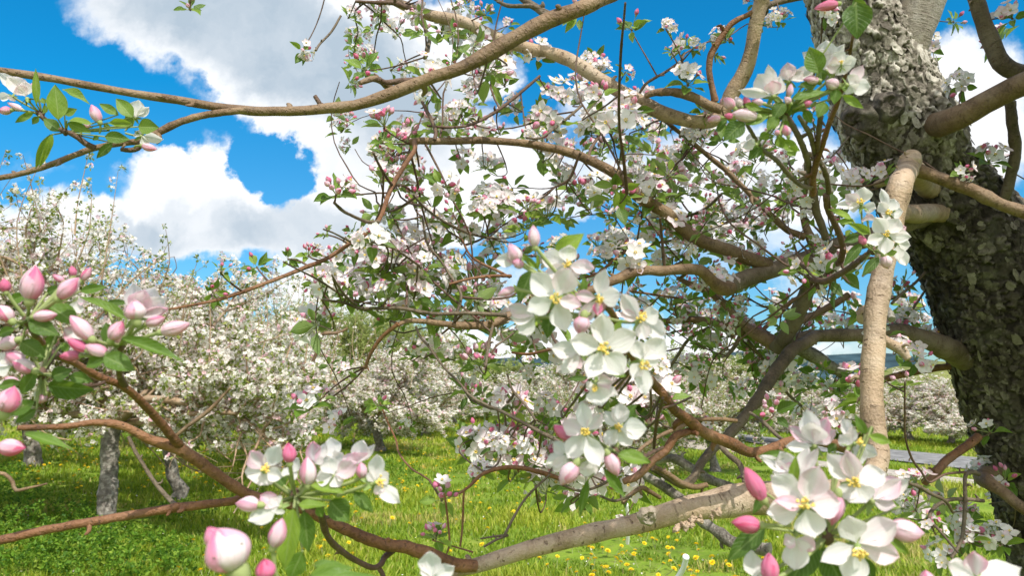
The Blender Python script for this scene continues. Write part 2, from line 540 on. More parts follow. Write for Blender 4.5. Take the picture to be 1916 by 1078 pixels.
M = {}
M['petal'] = m_petal()
M['leaf'] = m_leaf()
M['limb'] = m_bark('limb_bark', (0.050, 0.030, 0.018), (0.150, 0.090, 0.047), (0.31, 0.205, 0.115))
M['pale'] = m_bark('pale_limb_bark', (0.13, 0.088, 0.055), (0.33, 0.23, 0.145), (0.50, 0.375, 0.26), ring=0.9, scale=0.8)
M['rust'] = m_bark('rusty_branch_bark', (0.065, 0.030, 0.017), (0.165, 0.073, 0.032), (0.30, 0.15, 0.07))
M['twig'] = m_bark('twig_bark', (0.045, 0.026, 0.017), (0.10, 0.055, 0.035), (0.18, 0.11, 0.07))
M['dull'] = m_bark('shaded_brown_bark', (0.045, 0.034, 0.022), (0.105, 0.077, 0.048), (0.22, 0.165, 0.11))  # brown bark darkened, the inner limbs' shade painted into its colour
M['grey'] = m_bark('grey_bark', (0.040, 0.032, 0.025), (0.125, 0.105, 0.085), (0.42, 0.39, 0.33), lent=(0.05, 0.042, 0.035), scale=1.3)
M['trunk'] = m_trunk()
M['fork'] = m_bark('old_limb_bark', (0.10, 0.085, 0.065), (0.30, 0.255, 0.20), (0.50, 0.45, 0.37), scale=1.3)
M['stalk'] = m_plain('green_stalk', (0.26, 0.30, 0.12), 0.7, 0.2, 0.0, 0.2)
M['sepal'] = m_plain('sepal', (0.20, 0.27, 0.09), 0.7, 0.2, 0.0, 0.25)
M['anther'] = m_plain('anther', (0.74, 0.54, 0.13), 0.7, 0.2, 0.0, 0.25, 300)
M['fila'] = m_plain('filament', (0.80, 0.78, 0.50), 0.6, 0.2)
M['scar'] = m_bark('scar_wood', (0.11, 0.085, 0.06), (0.25, 0.20, 0.15), (0.42, 0.36, 0.28), scale=2.0)
FM = [M['petal'], M['stalk'], M['sepal'], M['anther'], M['fila'], M['leaf'], M['twig']]
PET, STK, SEP, ANT, FIL, LEA, TWG = range(7)

# ------------------------------------------------------------------ petals, buds, leaves
EXTENT = {}


def petal(buf, base, tip, width, n, pink=0.0, cup=0.12, side=0.10, nu=7, nv=9, seed=0, streak=0.25, notch=0.0, wave=0.035):
    y = tip - base; Ln = np.linalg.norm(y); y = y / Ln
    n = nrm(n - y * (n @ y)); x = np.cross(y, n)
    t = (1 - np.cos(np.linspace(0.0, 1.0, nv) * math.pi)) / 2
    t = 0.6 * np.linspace(0, 1, nv) + 0.4 * t
    t = np.clip(t, 0.004, 0.996)
    s = np.linspace(-1, 1, nu)
    prof = np.sin(math.pi * t ** 1.12) ** 0.60
    k = np.clip(t / 0.34, 0, 1); prof *= 0.30 + 0.70 * k * k * (3 - 2 * k)
    Tt, Ss = np.meshgrid(t, s, indexing='ij'); Pf = np.repeat(prof[:, None], nu, 1)
    r = np.random.default_rng(seed)
    p1, p2, p3 = r.uniform(0, 6.28, 3)
    hw = 0.5 * width * Pf * (1 + 0.06 * np.sin(4 * Tt + p1) + 0.05 * np.sin(9 * Tt + p2) * np.sign(Ss) + 0.05 * np.sign(Ss) * np.sin(p3))
    z = Ln * (side * Ss ** 2 * Pf - cup * np.sin(math.pi * Tt * 0.85) + wave * np.sin(3.2 * Ss + p1 + 2 * Tt) * Tt + wave * 0.7 * np.sin(6 * Tt + p2) * Ss - 0.030 * np.exp(-(Ss / 0.16) ** 2) * np.sin(math.pi * Tt) + 0.012 * np.sin(9 * Ss + p3) * Tt)
    yy = Tt * Ln * (1 - 0.06 * Ss ** 2 * (Tt > 0.7)) - notch * Ln * np.exp(-(Ss / 0.25) ** 2) * (Tt > 0.9)
    V = base + x * (Ss * hw)[..., None] + y * yy[..., None] + n * z[..., None]
    pk = pink * (0.55 + 0.45 * np.abs(Ss)) * (0.45 + 0.75 * Tt) + streak * pink * np.sin(5 * Ss + p3)
    c = np.zeros((nv, nu, 4)); c[..., 0] = np.clip(pk, 0, 1); c[..., 3] = 1
    uv = np.stack([(Ss + 1) / 2 + seed % 7, Tt], -1)
    buf.add(V.reshape(-1, 3), grid_faces(nv, nu), PET, c.reshape(-1, 4), uv.reshape(-1, 2))


def blob(buf, c, r, axis, long=1.0, mat=0, nr=5, ns=6, col=(0, 0, 0, 1)):
    axis = nrm(axis); a = nrm(np.cross(axis, [0.3, 0.5, 0.81])); b = np.cross(axis, a)
    ph = np.linspace(0.02, math.pi - 0.02, nr); th = np.linspace(0, 2 * math.pi, ns, endpoint=False)
    V = c + r * (np.sin(ph)[:, None, None] * (np.cos(th)[None, :, None] * a + np.sin(th)[None, :, None] * b) - long * np.cos(ph)[:, None, None] * axis)
    buf.add(V.reshape(-1, 3), grid_faces(nr, ns, True), mat, col)


def stamens(buf, c, axis, R, r, n=17, tall=0.28):
    axis = nrm(axis); a = nrm(np.cross(axis, [0.3, 0.5, 0.81])); b = np.cross(axis, a)
    blob(buf, c + axis * R * 0.03, R * 0.09, axis, 0.7, SEP)
    for k in range(n):
        th = 2.4 * k + r.uniform(-0.3, 0.3); sp = r.uniform(0.10, 0.62)
        d = nrm(axis + sp * (math.cos(th) * a + math.sin(th) * b))
        l = R * tall * r.uniform(0.75, 1.15)
        e = c + d * l
        tube(buf, np.array([[*(c + d * R * 0.03), R * 0.012], [*e, R * 0.010]]), 4, FIL, step=9, cap=False)
        blob(buf, e, R * r.uniform(0.028, 0.042), nrm(d + r.normal(0, 0.6, 3)), 1.5, ANT, 4, 5)


def sepals(buf, c, axis, R, r):
    axis = nrm(axis); a = nrm(np.cross(axis, [0.3, 0.5, 0.81])); b = np.cross(axis, a)
    blob(buf, c - axis * R * 0.10, R * 0.10, axis, 1.4, STK, 6, 8)
    for k in range(5):
        th = 2 * math.pi * k / 5 + r.uniform(-0.2, 0.2)
        o = math.cos(th) * a + math.sin(th) * b
        q = c - axis * R * 0.06 + o * R * 0.06
        petal_strip(buf, q, q + (o * 0.9 - axis * r.uniform(0.1, 0.6)) * R * 0.34, R * 0.13, axis, SEP)


def petal_strip(buf, a, b, w, n, mat):
    y = b - a; x = nrm(np.cross(y, n)); n = nrm(np.cross(x, y))
    t = np.array([0, 0.35, 0.7, 1.0]); hw = np.array([0.5, 0.5, 0.3, 0.02]) * w
    V = []
    for tt, h in zip(t, hw):
        for s in (-1, 0, 1): V.append(a + y * tt + x * s * h + n * (-0.12 * w * (1 - abs(s)) - 0.2 * np.linalg.norm(y) * tt * tt))
    buf.add(V, grid_faces(4, 3), mat)


def flower_ring(buf, c, axis, R, r, opening=1.0, pink=0.12, hi=True, spin=None):
    """five petals about an axis; opening 1 = flat, 0.4 = cup"""
    axis = nrm(axis); a = nrm(np.cross(axis, [0.3, 0.5, 0.81])); b = np.cross(axis, a)
    spin = r.uniform(0, 6.28) if spin is None else spin
    for k in range(5):
        th = spin + 2 * math.pi * k / 5 + r.uniform(-0.12, 0.12)
        o = math.cos(th) * a + math.sin(th) * b
        el = (1 - opening) * 1.25 + r.uniform(-0.05, 0.22)
        d = o * math.cos(el) + axis * math.sin(el)
        l = R * r.uniform(0.92, 1.06)
        petal(buf, c + d * R * 0.06, c + d * l, R * r.uniform(0.66, 0.80), axis * math.cos(el) - o * math.sin(el), pink * r.uniform(0.3, 1.6),
              r.uniform(0.08, 0.16), r.uniform(0.06, 0.16), *((7, 8) if hi else (4, 5)), seed=int(r.integers(1e6)))
    if hi:
        stamens(buf, c, axis, R, r, 14)
    else:
        for k in range(6):
            th = k * 1.05; d = nrm(axis + 0.45 * (math.cos(th) * a + math.sin(th) * b))
            blob(buf, c + d * R * 0.24, R * 0.055, d, 1.3, ANT, 4, 4)
    sepals(buf, c, axis, R, r) if hi else blob(buf, c - axis * R * 0.1, R * 0.1, axis, 1.3, STK, 4, 5)


def bud(buf, base, tip, width, pink, r, hi=True, white=0.5):
    ax = tip - base; Ln = np.linalg.norm(ax); ax = ax / Ln
    a = nrm(np.cross(ax, [0.3, 0.5, 0.81])); b = np.cross(ax, a)
    nt_, ns = (14, 11) if hi else (6, 4)
    t = np.linspace(0.0, 1, nt_)
    ph = r.uniform(0, 6.28)
    for k in range(5):                          # five petals wrapped round each other, each tucked under the next
        u = np.linspace(-1, 1, ns); Tt, Uu = np.meshgrid(t, u, indexing='ij')
        top = 1.0 + r.uniform(-0.07, 0.05); tt = np.clip(0.10 + 0.895 * Tt, 0, 0.995)
        prof = np.sin(math.pi * tt ** 0.88) ** 0.72
        narrow = 1 - 0.45 * np.clip((Tt - 0.55) / 0.45, 0, 1) ** 2
        Hh = ph + 2 * math.pi * k / 5 + Uu * 1.15 * narrow + 0.5 * Tt
        rad = 0.5 * width * prof * (0.94 + 0.075 * Uu + 0.02 * np.sin(7 * Uu + k) * Tt + r.uniform(-0.015, 0.03))
        V = base + ax * (Tt * Ln * top * (1 - 0.03 * Uu ** 2))[..., None] + (np.cos(Hh) * rad)[..., None] * a + (np.sin(Hh) * rad)[..., None] * b
        tone = (1.7, 0.08, 1.25, 0.25, 0.75)[(k + int(ph * 3)) % 5]
        pk = pink * ((1 - white) + white * tone) * (0.72 + 0.4 * np.abs(Uu)) * (0.60 + 0.55 * np.abs(Tt - 0.30)) + 0.10 * pink * np.sin(8 * Uu + ph) * (0.3 + Tt)
        if pink > 0.8: pk = np.maximum(pk, pink * 0.70)
        c = np.zeros((nt_, ns, 4)); c[..., 0] = np.clip(pk, 0, 1); c[..., 3] = 1
        buf.add(V.reshape(-1, 3), grid_faces(nt_, ns), PET, c.reshape(-1, 4), np.stack([(Uu + 1) / 2 + k, Tt], -1).reshape(-1, 2))
    blob(buf, base - ax * width * 0.12, width * 0.25, ax, 1.4, STK, 7, 10)
    if hi:
        for k in range(5):
            h = ph + 2 * math.pi * k / 5
            o = math.cos(h) * a + math.sin(h) * b
            y0 = base + o * width * 0.17
            y1 = base + ax * Ln * r.uniform(0.32, 0.48) + o * width * r.uniform(0.54, 0.64)
            petal_strip(buf, y0, y1, width * 0.32, o, SEP)


def leaf(buf, base, tip, width, n, tint=0.5, fold=0.25, curl=0.10, hi=True, seed=0, wave=0.03, twist=0.0):
    y = tip - base; Ln = np.linalg.norm(y); y = y / Ln
    n = nrm(n - y * (n @ y)); x = np.cross(y, n)
    nu, nv = (9, 15) if hi else (3, 5)
    t = np.linspace(0.0, 1, nv); s = np.linspace(-1, 1, nu)
    r = np.random.default_rng(seed); p1, p2 = r.uniform(0, 6.28, 2)
    prof = np.sin(math.pi * np.clip(t, 0.01, 1) ** 0.82) ** 0.85 * (1 - 0.25 * t ** 3)
    prof = np.clip(prof, 0.015, 1)
    Tt, Ss = np.meshgrid(t, s, indexing='ij'); Pf = np.repeat(prof[:, None], nu, 1)
    hw = 0.5 * width * Pf
    if hi: hw = hw * (1 + 0.045 * ((Tt * 17) % 1.0 - 0.5) * (np.abs(Ss) > 0.9))
    A = np.abs(Ss)
    z = fold * hw * A ** 1.2 * 1.3 - curl * Ln * (Tt ** 2 - Tt * 0.6) + wave * Ln * np.sin(5 * Tt + p1 + Ss) * A + wave * 0.6 * Ln * np.sin(11 * Tt + p2) * A * np.sign(Ss)
    xx = Ss * hw * (1 - 0.25 * min(abs(fold), 1.2) * A)
    ang = twist * Tt
    V = base + y * (Tt * Ln)[..., None] + x * (xx * np.cos(ang) - z * np.sin(ang))[..., None] + n * (z * np.cos(ang) + xx * np.sin(ang))[..., None]
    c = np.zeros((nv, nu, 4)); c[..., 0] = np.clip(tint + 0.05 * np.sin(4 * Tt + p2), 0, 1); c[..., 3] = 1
    uv = np.stack([(Ss + 1) / 2, Tt], -1)
    buf.add(V.reshape(-1, 3), grid_faces(nv, nu), LEA, c.reshape(-1, 4), uv.reshape(-1, 2))
# ------------------------------------------------------------------ ground, road, hills
def ground_z(x, y):
    x = np.asarray(x, float); y = np.asarray(y, float)
    z = 0.05 * np.sin(x * 0.31 + 1) * np.cos(y * 0.23) + 0.03 * np.sin(x * 0.9 + y * 0.7)
    return z - 0.35 * np.clip((x - 4) / 10, 0, 1) + 0.10 * np.clip((-x - 3) / 6, 0, 1)


def build_ground():
    b = Buf()
    r = np.concatenate([np.linspace(0.5, 40, 110), np.geomspace(42, 4000, 40)])
    th = np.linspace(0, 2 * math.pi, 160, endpoint=False)
    X = r[:, None] * np.cos(th); Y = r[:, None] * np.sin(th)
    Z = ground_z(X, Y)
    b.add(np.stack([X, Y, Z], -1).reshape(-1, 3), grid_faces(len(r), 160, True))
    b.add([[0, 0, float(ground_z(0, 0))]] + [[X[0, k], Y[0, k], Z[0, k]] for k in range(160)], [[0, 1 + k, 1 + (k + 1) % 160] for k in range(160)])
    m, nt, N, L = mat_new('meadow_soil')
    tc = N('ShaderNodeTexCoord')
    n1 = noise(N, L, tc.outputs['Object'], 0.9, 6, 0.65); n2 = noise(N, L, tc.outputs['Object'], 14, 4)
    r1 = ramp(N, [(0.3, (0.08, 0.13, 0.015)), (0.5, (0.15, 0.23, 0.022)), (0.7, (0.23, 0.28, 0.04))]); L(n1.outputs['Fac'], r1.inputs[0])
    c = mixc(N, L, mapr(N, L, n2.outputs['Fac'], 0.5, 0.7, 0, 0.4), r1.outputs[0], (0.17, 0.13, 0.06))
    finish(m, N, L, c, 0.9, 0.1, bump=n2.outputs['Fac'], bstr=0.8, bdist=0.05)
    tag(b.build('ground', [m], origin=(0, 0, 0)), kind='structure')


def ribbon(name, pts, width, lift, mat, thick=0.0):
    b = Buf(); S = spline(np.array([[*p, 0, 1] for p in pts]), 0.6)
    T = nrm(np.gradient(S[:, :2], axis=0).mean(0))
    T = np.gradient(S[:, :2], axis=0); T /= np.linalg.norm(T, axis=1)[:, None]
    Nn = np.stack([-T[:, 1], T[:, 0]], -1)
    rows = []
    for s in np.linspace(-0.5, 0.5, 9):
        xy = S[:, :2] + Nn * s * width
        rows.append(np.column_stack([xy, ground_z(xy[:, 0], xy[:, 1]) + lift]))
    V = np.stack(rows, 1)
    b.add(V.reshape(-1, 3), grid_faces(len(S), 9))
    return tag(b.build(name, [mat]), kind='structure')


def hill(name, az0, az1, dist, hfun, mat, n=140):
    b = Buf(); az = np.linspace(az0, az1, n); rows = []
    for k, (dd, hh) in enumerate(((-0.25, -0.05), (-0.15, 0.35), (-0.07, 0.75), (0, 1.0), (0.1, 0.9), (0.3, 0.2))):
        R = dist * (1 + dd)
        H = hfun(az) * hh + 3 * np.sin(az * 37 + k) * (0 < k < 5)
        rows.append(np.stack([R * np.sin(az), R * np.cos(az), H], -1))
    b.add(np.array(rows).reshape(-1, 3), grid_faces(6, n))
    return tag(b.build(name, [mat]), kind='structure')


build_ground()
asph = m_plain('asphalt', (0.19, 0.185, 0.18), 0.9, 0.1, 0, 0.4, 4)
grav = m_plain('gravel', (0.34, 0.30, 0.25), 0.9, 0.1, 0, 0.45, 5)
ribbon('road', [(1.5, 36), (6.4, 22.2), (8.6, 17.3), (13, 9.0), (18, 0)], 2.3, 0.03, asph)
ribbon('gravel_path', [(2.2, 28), (4.7, 18.0), (6.6, 13.6), (9.0, 9.0), (13, 2)], 1.25, 0.028, grav)
forest = m_plain('forest_hill', (0.030, 0.055, 0.065), 0.95, 0.05, 0, 0.5, 0.05)  # bluish: distance haze put into the forest green
meadow = m_plain('meadow_hill', (0.16, 0.17, 0.055), 0.95, 0.05, 0, 0.4, 0.06)
hill('hill', -1.1, 1.3, 900, lambda a: 24 + 9 * np.sin(a * 7 + 0.5) + 6 * np.sin(a * 17) + 9 * np.exp(-((a - 0.33) / 0.12) ** 2), forest)
hill('hill', 0.42, 1.2, 260, lambda a: 9.5 * np.clip((a - 0.42) / 0.14, 0, 1) + 0.8 * np.sin(a * 23), meadow)

# ------------------------------------------------------------------ the near apple tree
TB = np.array([2.02, 2.42, 0.0])
TREE = empty('apple_tree', TB)
tag(TREE, 'large old apple tree in the foreground with thick flaking grey trunk and blossoming limbs', 'apple tree')


def build_trunk():
    spec = [(1545, -150, 150, 1.98), (1580, -30, 145, 1.97), (1606, 50, 158, 1.96), (1638, 130, 172, 1.95), (1662, 200, 178, 1.95), (1692, 270, 182, 1.95),
            (1728, 340, 188, 1.95), (1792, 420, 212, 1.95), (1845, 500, 222, 1.95), (1890, 620, 230, 1.96), (1938, 760, 238, 1.98), (1988, 900, 246, 2.0),
            (2036, 1060, 256, 2.04), (2140, 1380, 290, 2.12), (2200, 1620, 330, 2.2)]
    pts = []
    for (px, py, w, d) in spec:
        pts.append([*P(px, py, d + 0.5 * w * d / F * 0.6), 0.5 * w * d / F])
    pts.append([TB[0], TB[1], 0.02, 0.27]); pts.append([TB[0] + 0.02, TB[1] + 0.02, -0.12, 0.34])
    S = spline(pts, 0.0036)
    ns = 280
    C, R = S[:, :3], S[:, 3]
    T, N_, B = frames(C)
    th = np.linspace(0, 2 * math.pi, ns, endpoint=False)
    dirs = N_[:, None, :] * np.cos(th)[None, :, None] + B[:, None, :] * np.sin(th)[None, :, None]
    lng = np.concatenate([[0], np.cumsum(np.linalg.norm(np.diff(C, axis=0), axis=1))])
    # cylinder-like coordinates for the bark so that plates run along the stem
    Q = np.stack([np.cos(th)[None, :] * R[:, None], np.sin(th)[None, :] * R[:, None], np.repeat(lng[:, None], ns, 1)], -1).reshape(-1, 3)
    W = Q + 0.020 * np.stack([vnoise(Q * 30, 1), vnoise(Q * 30 + 9, 2), vnoise(Q * 30 + 17, 3)], -1) + 0.007 * np.stack([vnoise(Q * 100, 4), vnoise(Q * 100 + 9, 5), vnoise(Q * 100 + 17, 6)], -1)
    f1, f2, cid, vec = voronoi(W * [34, 34, 15], 3)
    g1, g2, gid, gvec = voronoi(W * [70, 70, 42], 8)
    rnd = hash3(cid, 5); rg = hash3(gid, 6)
    tl = np.stack([hash3(cid, 7) - 0.5, hash3(cid, 8) - 0.5, hash3(cid, 9) - 0.1], -1)
    tg = np.stack([hash3(gid, 17) - 0.5, hash3(gid, 18) - 0.5, hash3(gid, 19) - 0.2], -1)
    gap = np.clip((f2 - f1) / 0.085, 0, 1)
    chip = np.clip((g2 - g1) / 0.07, 0, 1)
    h = gap * (0.0075 * rnd + 0.013 * (tl * vec).sum(1)) - 0.0055 * (1 - gap) + gap * (0.0050 * (rg - 0.5) + 0.0065 * (tg * gvec).sum(1) - 0.0012 * (1 - chip))
    h = h + 0.014 * vnoise(Q * [6, 6, 3.5], 21) + 0.0012 * vnoise(Q * 220, 23)
    # bulge where the limbs leave, on the left below the fork
    V = C[:, None, :] + dirs * R[:, None, None]
    V = V.reshape(-1, 3)
    for (px, py, rr, amp) in ((1604, 228, 0.075, 0.034), (1668, 196, 0.05, 0.006), (1745, 232, 0.09, 0.03), (1735, 400, 0.06, 0.02), (1845, 893, 0.07, 0.03), (1700, 318, 0.06, 0.012)):
        c0 = P(px, py, 1.93)
        h = h + amp * np.exp(-(np.linalg.norm(V - c0, axis=1) / rr) ** 2)
    V = V + dirs.reshape(-1, 3) * h[:, None]
    lift_ = np.clip((V[:, 2] - 1.95 + 0.08 * vnoise(V * 9, 77)) / 0.25, 0, 1)   # paler towards the fork: pale flaky bark, with its sunlight painted in
    tone = np.clip((0.17 + 0.46 * lift_ + 0.28 * rnd + 0.45 * (rg - 0.5)) * (0.3 + 0.7 * gap), 0, 1)   # cracks darkened: brown inner bark, with crevice shade painted in
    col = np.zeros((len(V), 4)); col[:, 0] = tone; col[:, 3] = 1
    b = Buf()
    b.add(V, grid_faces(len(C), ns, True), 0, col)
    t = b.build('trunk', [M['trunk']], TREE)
    # loose flakes that stand off the bark
    fb = Buf(); r = np.random.default_rng(4)
    Cn = dirs.reshape(-1, 3)
    pick = r.choice(len(V), 4600)
    for k in pick:
        if V[k, 2] < 0.9: continue
        nn = Cn[k]; al = T[k // ns]; sd = np.cross(nn, al)
        l, w = r.uniform(0.010, 0.034), r.uniform(0.004, 0.011)
        a0 = r.normal(0, 0.3) + (math.pi if r.uniform() < 0.35 else 0); al2 = al * math.cos(a0) + sd * math.sin(a0); sd2 = np.cross(nn, al2)
        base = V[k] + nn * 0.0004; lift = r.uniform(0.02, 0.20); roll = r.normal(0, 0.15)
        G = []
        for i, tt in enumerate((0, 0.35, 0.7, 1.0)):
            for s in (-1, -0.35, 0.35, 1):
                ww = w * s * (0.7, 1.0, 0.9, 0.5)[i] * r.uniform(0.7, 1.3)
                G.append(base + al2 * l * (tt + r.uniform(-0.09, 0.09)) + sd2 * ww + nn * (l * lift * tt + roll * ww + 0.0009 * r.uniform(-1, 1)))
        q = np.zeros((16, 4)); q[:, 0] = np.clip(tone[k] * 0.6 + r.uniform(0.12, 0.42), 0, 1); q[:, 3] = 1
        fb.add(G, grid_faces(4, 4), 0, q)
    tag(fb.build('bark_flakes', [M['trunk']], t, origin=WORG[t], smooth=False), kind='stuff')
    return t


TRUNK = build_trunk()


def scar(px, py, d, rad, nx, ny, nz, on=None):
    """a healed pruning wound: rolled rim round a sunken face"""
    b = Buf(); c = P(px, py, d); ax = nrm(nx * RGT + ny * UPV + nz * TOC)
    a = nrm(np.cross(ax, [0.2, 0.3, 0.9])); e = np.cross(ax, a)
    rr = np.array([1.55, 1.3, 1.12, 0.98, 0.85, 0.7, 0.55, 0.4, 0.22, 0.02]); zz = np.array([-0.75, -0.35, -0.05, 0.06, 0.04, -0.10, -0.06, -0.10, -0.12, -0.45])
    th = np.linspace(0, 2 * math.pi, 40, endpoint=False)
    V = []
    for q, z in zip(rr, zz):
        k = 1 + 0.07 * np.sin(3 * th + px) + 0.05 * np.sin(7 * th + q * 4)
        V.append(c + rad * (q * k[:, None] * (np.cos(th)[:, None] * a + np.sin(th)[:, None] * e) + (z + 0.06 * np.sin(5 * th + q * 9))[:, None] * ax))
    V = np.array(V).reshape(-1, 3); V = V + ax * (rad * 0.22 * fbm((V - c) / rad * 2.2 + px, 4, 3))[:, None]
    b.add(V, grid_faces(len(rr), 40, True)[:, ::-1], 0, (0.42, 0, 0, 1))
    b.build('pruning_scar', [M['scar'] if on else M['trunk']], on or TRUNK)


scar(1600, 230, 1.865, 0.030, -0.75, -0.35, 0.6)
scar(1668, 196, 1.850, 0.026, -0.15, 0.0, 1.0)

LPTS = []                                        # samples (px, py, depth, radius, x, y, z) along everything traced


def proj(p):
    v = np.asarray(p) - CAM; d = v @ FWD
    return 958 + F * (v @ RGT) / d, 539 - F * (v @ UPV) / d, d


def wood(name, mat, trace, d0, d1=None, ns=None, rough=0.10, wig=0.0, sub=None, label=None):
    """trace: [(px, py, width px[, depth])]; one traced limb, branch or twig = one mesh"""
    if d1 is None: d1 = d0
    n = len(trace); pts = []
    for k, p in enumerate(trace):
        d = p[3] if len(p) > 3 else d0 + (d1 - d0) * k / max(1, n - 1)
        pts.append([*P(p[0], p[1], d), 0.5 * p[2] * d / F])
    pts = np.array(pts)
    big = pts[:, 3].max()
    ns = ns or (26 if big > 0.010 else 14 if big > 0.004 else 8)
    b = Buf()
    seed = int(abs(trace[0][0] * 7 + trace[0][1] * 13)) % 9973
    C = tube(b, pts, ns, 0, step=max(0.004, big * 0.5), rough=rough, seed=seed, wig=wig)
    # buds, short spurs and lumps along the bark
    r = np.random.default_rng(seed)
    S = spline(pts, max(0.004, big * 0.5))
    for k in range(int(len(C) * 0.05 * (1 if big < 0.012 else 1.3)) + 1):
        i = int(r.integers(2, max(3, len(C) - 1))); i = min(i, len(C) - 1)
        dr = nrm(r.normal(0, 1, 3)); tt = nrm(C[i] - C[i - 1]); dr = nrm(dr - tt * (dr @ tt) * 0.7)
        rad = S[min(i, len(S) - 1), 3]; q = min(rad, 0.0065) * r.uniform(0.5, 1.1)
        p0 = C[i] + dr * rad * 0.7
        l = q * r.uniform(0.8, 3.4)
        tube(b, [[*p0, q * 0.7], [*(p0 + dr * l * 0.6), q * 0.55], [*(p0 + nrm(dr + tt * 0.4) * l), q * 0.25]], 7, 0, step=q, rough=0.15, seed=seed + k)
    o = b.build(name, [M[mat]], sub or TREE)
    if label: o['label'] = label
    for i in range(0, len(C), 3):
        px, py, d = proj(C[i]); LPTS.append((px, py, d, S[min(i, len(S) - 1), 3], *C[i]))
    return o


def W_(name, mat, s, d0, d1=None, **k):
    """trace written as text: 'px,py,w[,depth] ...'"""
    return wood(name, mat, [tuple(float(v) for v in t.split(',')) for t in s.split()], d0, d1, **k)


# big limbs
W_('limb', 'fork', '1672,190,56 1690,130,66 1707,60,72 1728,0,76 1752,-60,80 1790,-130,84', 1.97, 1.92, rough=0.13)
W_('limb', 'limb', '1545,-140,44,1.95 1380,-115,40,1.45 1215,-60,36,1.0 1160,-22,35,0.98 1118,0,34 1093,13,33 1027,37,33 970,67,32 913,100,31 863,127,29 813,143,27 763,163,26 713,182,24 663,197,22 613,202,21 570,207,20 513,208,20 480,208,20 450,205,20 400,199,18 333,187,18 283,180,17 217,169,16 150,157,15 100,147,15 33,137,14 -25,128,14', 0.98, 0.80)
W_('branch', 'limb', '462,206,15 425,209,15 390,214,15 362,220,15 333,230,15 293,249,16 280,257,17 260,264,14 217,269,13 173,278,13 133,293,12 83,312,12 27,328,11 -25,336,11', 0.85, 0.78)
W_('twig', 'twig', '178,277,11 160,268,11 147,258,10 127,247,9', 0.79, 0.78)
W_('twig', 'twig', '268,263,11 258,277,11 243,281,9 226,279,8', 0.80, 0.79)
W_('twig', 'twig', '602,203,9 597,192,9 589,179,8', 0.92)
W_('twig', 'limb', '740,172,15 727,163,14 712,151,12 697,147,12 673,155,9', 0.95, 0.9)
W_('branch', 'twig', '800,146,12 775,150,12 747,152,12 720,154,10 710,147,8', 0.94, 0.9)
W_('branch', 'dull', '1035,38,17 1010,18,16 985,2,15 960,-20,14', 0.98, 1.02)
W_('branch', 'dull', '1040,30,8 1000,12,10 950,10,9 925,-4,8', 0.98, 1.02)
W_('limb', 'pale', '700,-30,14 730,-3,15 773,17,22 807,28,24 873,43,24 913,63,25 947,77,26 980,88,26 1040,102,28 1080,120,30 1119,147,30 1167,174,30 1203,193,31 1243,213,30 1293,226,28 1330,226,27 1352,212,27 1366,180,32 1387,147,32 1400,117,31 1408,83,28 1413,50,29 1420,20,30 1428,-5,30 1440,-60,32 1490,-120,38,1.75 1550,-140,44,1.95', 1.75, 1.55)
W_('branch', 'twig', '665,2,6 700,4,8 740,6,10 775,20,12 790,28,10', 1.72, 1.7)
W_('branch', 'rust', '1408,22,10 1400,27,11 1370,43,12 1347,73,13 1330,103,14 1327,133,13 1333,167,13 1338,190,16', 1.58, 1.6)
W_('branch', 'dull', '1560,-14,10 1500,-5,11 1460,2,13 1425,15,15', 1.6, 1.58)
W_('branch', 'limb', '1350,205,20 1327,197,20 1293,180,19 1260,172,17 1227,173,14 1207,180,11', 1.58, 1.62)
W_('twig', 'twig', '1197,174,5 1202,165,6 1213,153,6 1247,133,6 1277,112,5', 1.62, 1.6)
W_('limb', 'limb', '768,266,14 785,263,15 813,264,15 863,263,15 913,263,16 980,268,16 1047,280,18 1097,297,20 1143,320,22 1175,345,23 1200,371,25 1243,397,27 1277,427,28 1310,450,28 1360,468,28 1410,487,29 1436,495,30', 1.38, 1.68)
W_('branch', 'rust', '775,266,11 776,280,10 763,300,10 740,337,10 728,360,10 720,385,9 710,410,9 692,432,9 660,452,9 613,483,9 563,504,9 500,529,8 443,550,8 400,563,7 355,572,6 317,579,5', 1.38, 1.0)
W_('limb', 'dull', '1800,380,52,2.02 1748,393,48,1.96 1725,405,43,1.93 1700,415,40 1640,440,38 1600,452,38 1560,464,37 1493,490,34 1433,510,34 1393,523,36 1370,533,38 1357,539,34', 1.92, 1.58)
W_('limb', 'limb', '1368,538,28 1353,541,30 1337,530,28 1313,508,25 1287,503,22 1243,507,21 1193,507,21 1160,520,21 1130,533,19 1085,552,18 1040,570,17 1000,582,17 953,591,18 930,603,18 897,610,17 847,608,14 797,602,12 763,601,10 740,610,9', 1.58, 1.25)
W_('branch', 'rust', '745,606,9 713,633,8 693,663,8 683,690,7', 1.25, 1.28)
W_('branch', 'pale', '1697,322,38 1703,304,36 1708,291,31 1710,286,26', 1.50, 1.49, rough=0.2)
LOWLIMB = W_('limb', 'pale', '1770,362,46,2.02 1735,352,40,1.88 1712,318,40,1.66 1702,304,41,1.52 1697,320,42,1.47 1688,340,46 1677,370,47 1667,430,45 1653,503,43 1645,543,46 1637,587,49 1637,627,44 1633,677,44 1630,735,45 1633,785,49 1641,828,47 1645,855,46 1632,890,46 1590,915,50 1500,932,60 1440,932,66 1393,934,66 1343,942,60 1293,951,56 1243,965,48 1193,980,44 1143,991,41 1093,1002,40 1043,1015,38 993,1028,37 938,1044,36 880,1062,34 850,1066,30', 1.42, 0.92)
W_('limb', 'rust', '890,1060,26 850,1058,28 813,1042,29 763,1026,28 720,1020,25 680,1006,25 647,991,22 613,977,20 580,960,19 540,945,19 500,934,20 467,927,22 433,907,23 400,885,24 367,861,25 333,839,25 283,824,21 233,799,17 183,791,14 127,798,13 83,800,13 33,801,12', 0.90, 0.66)
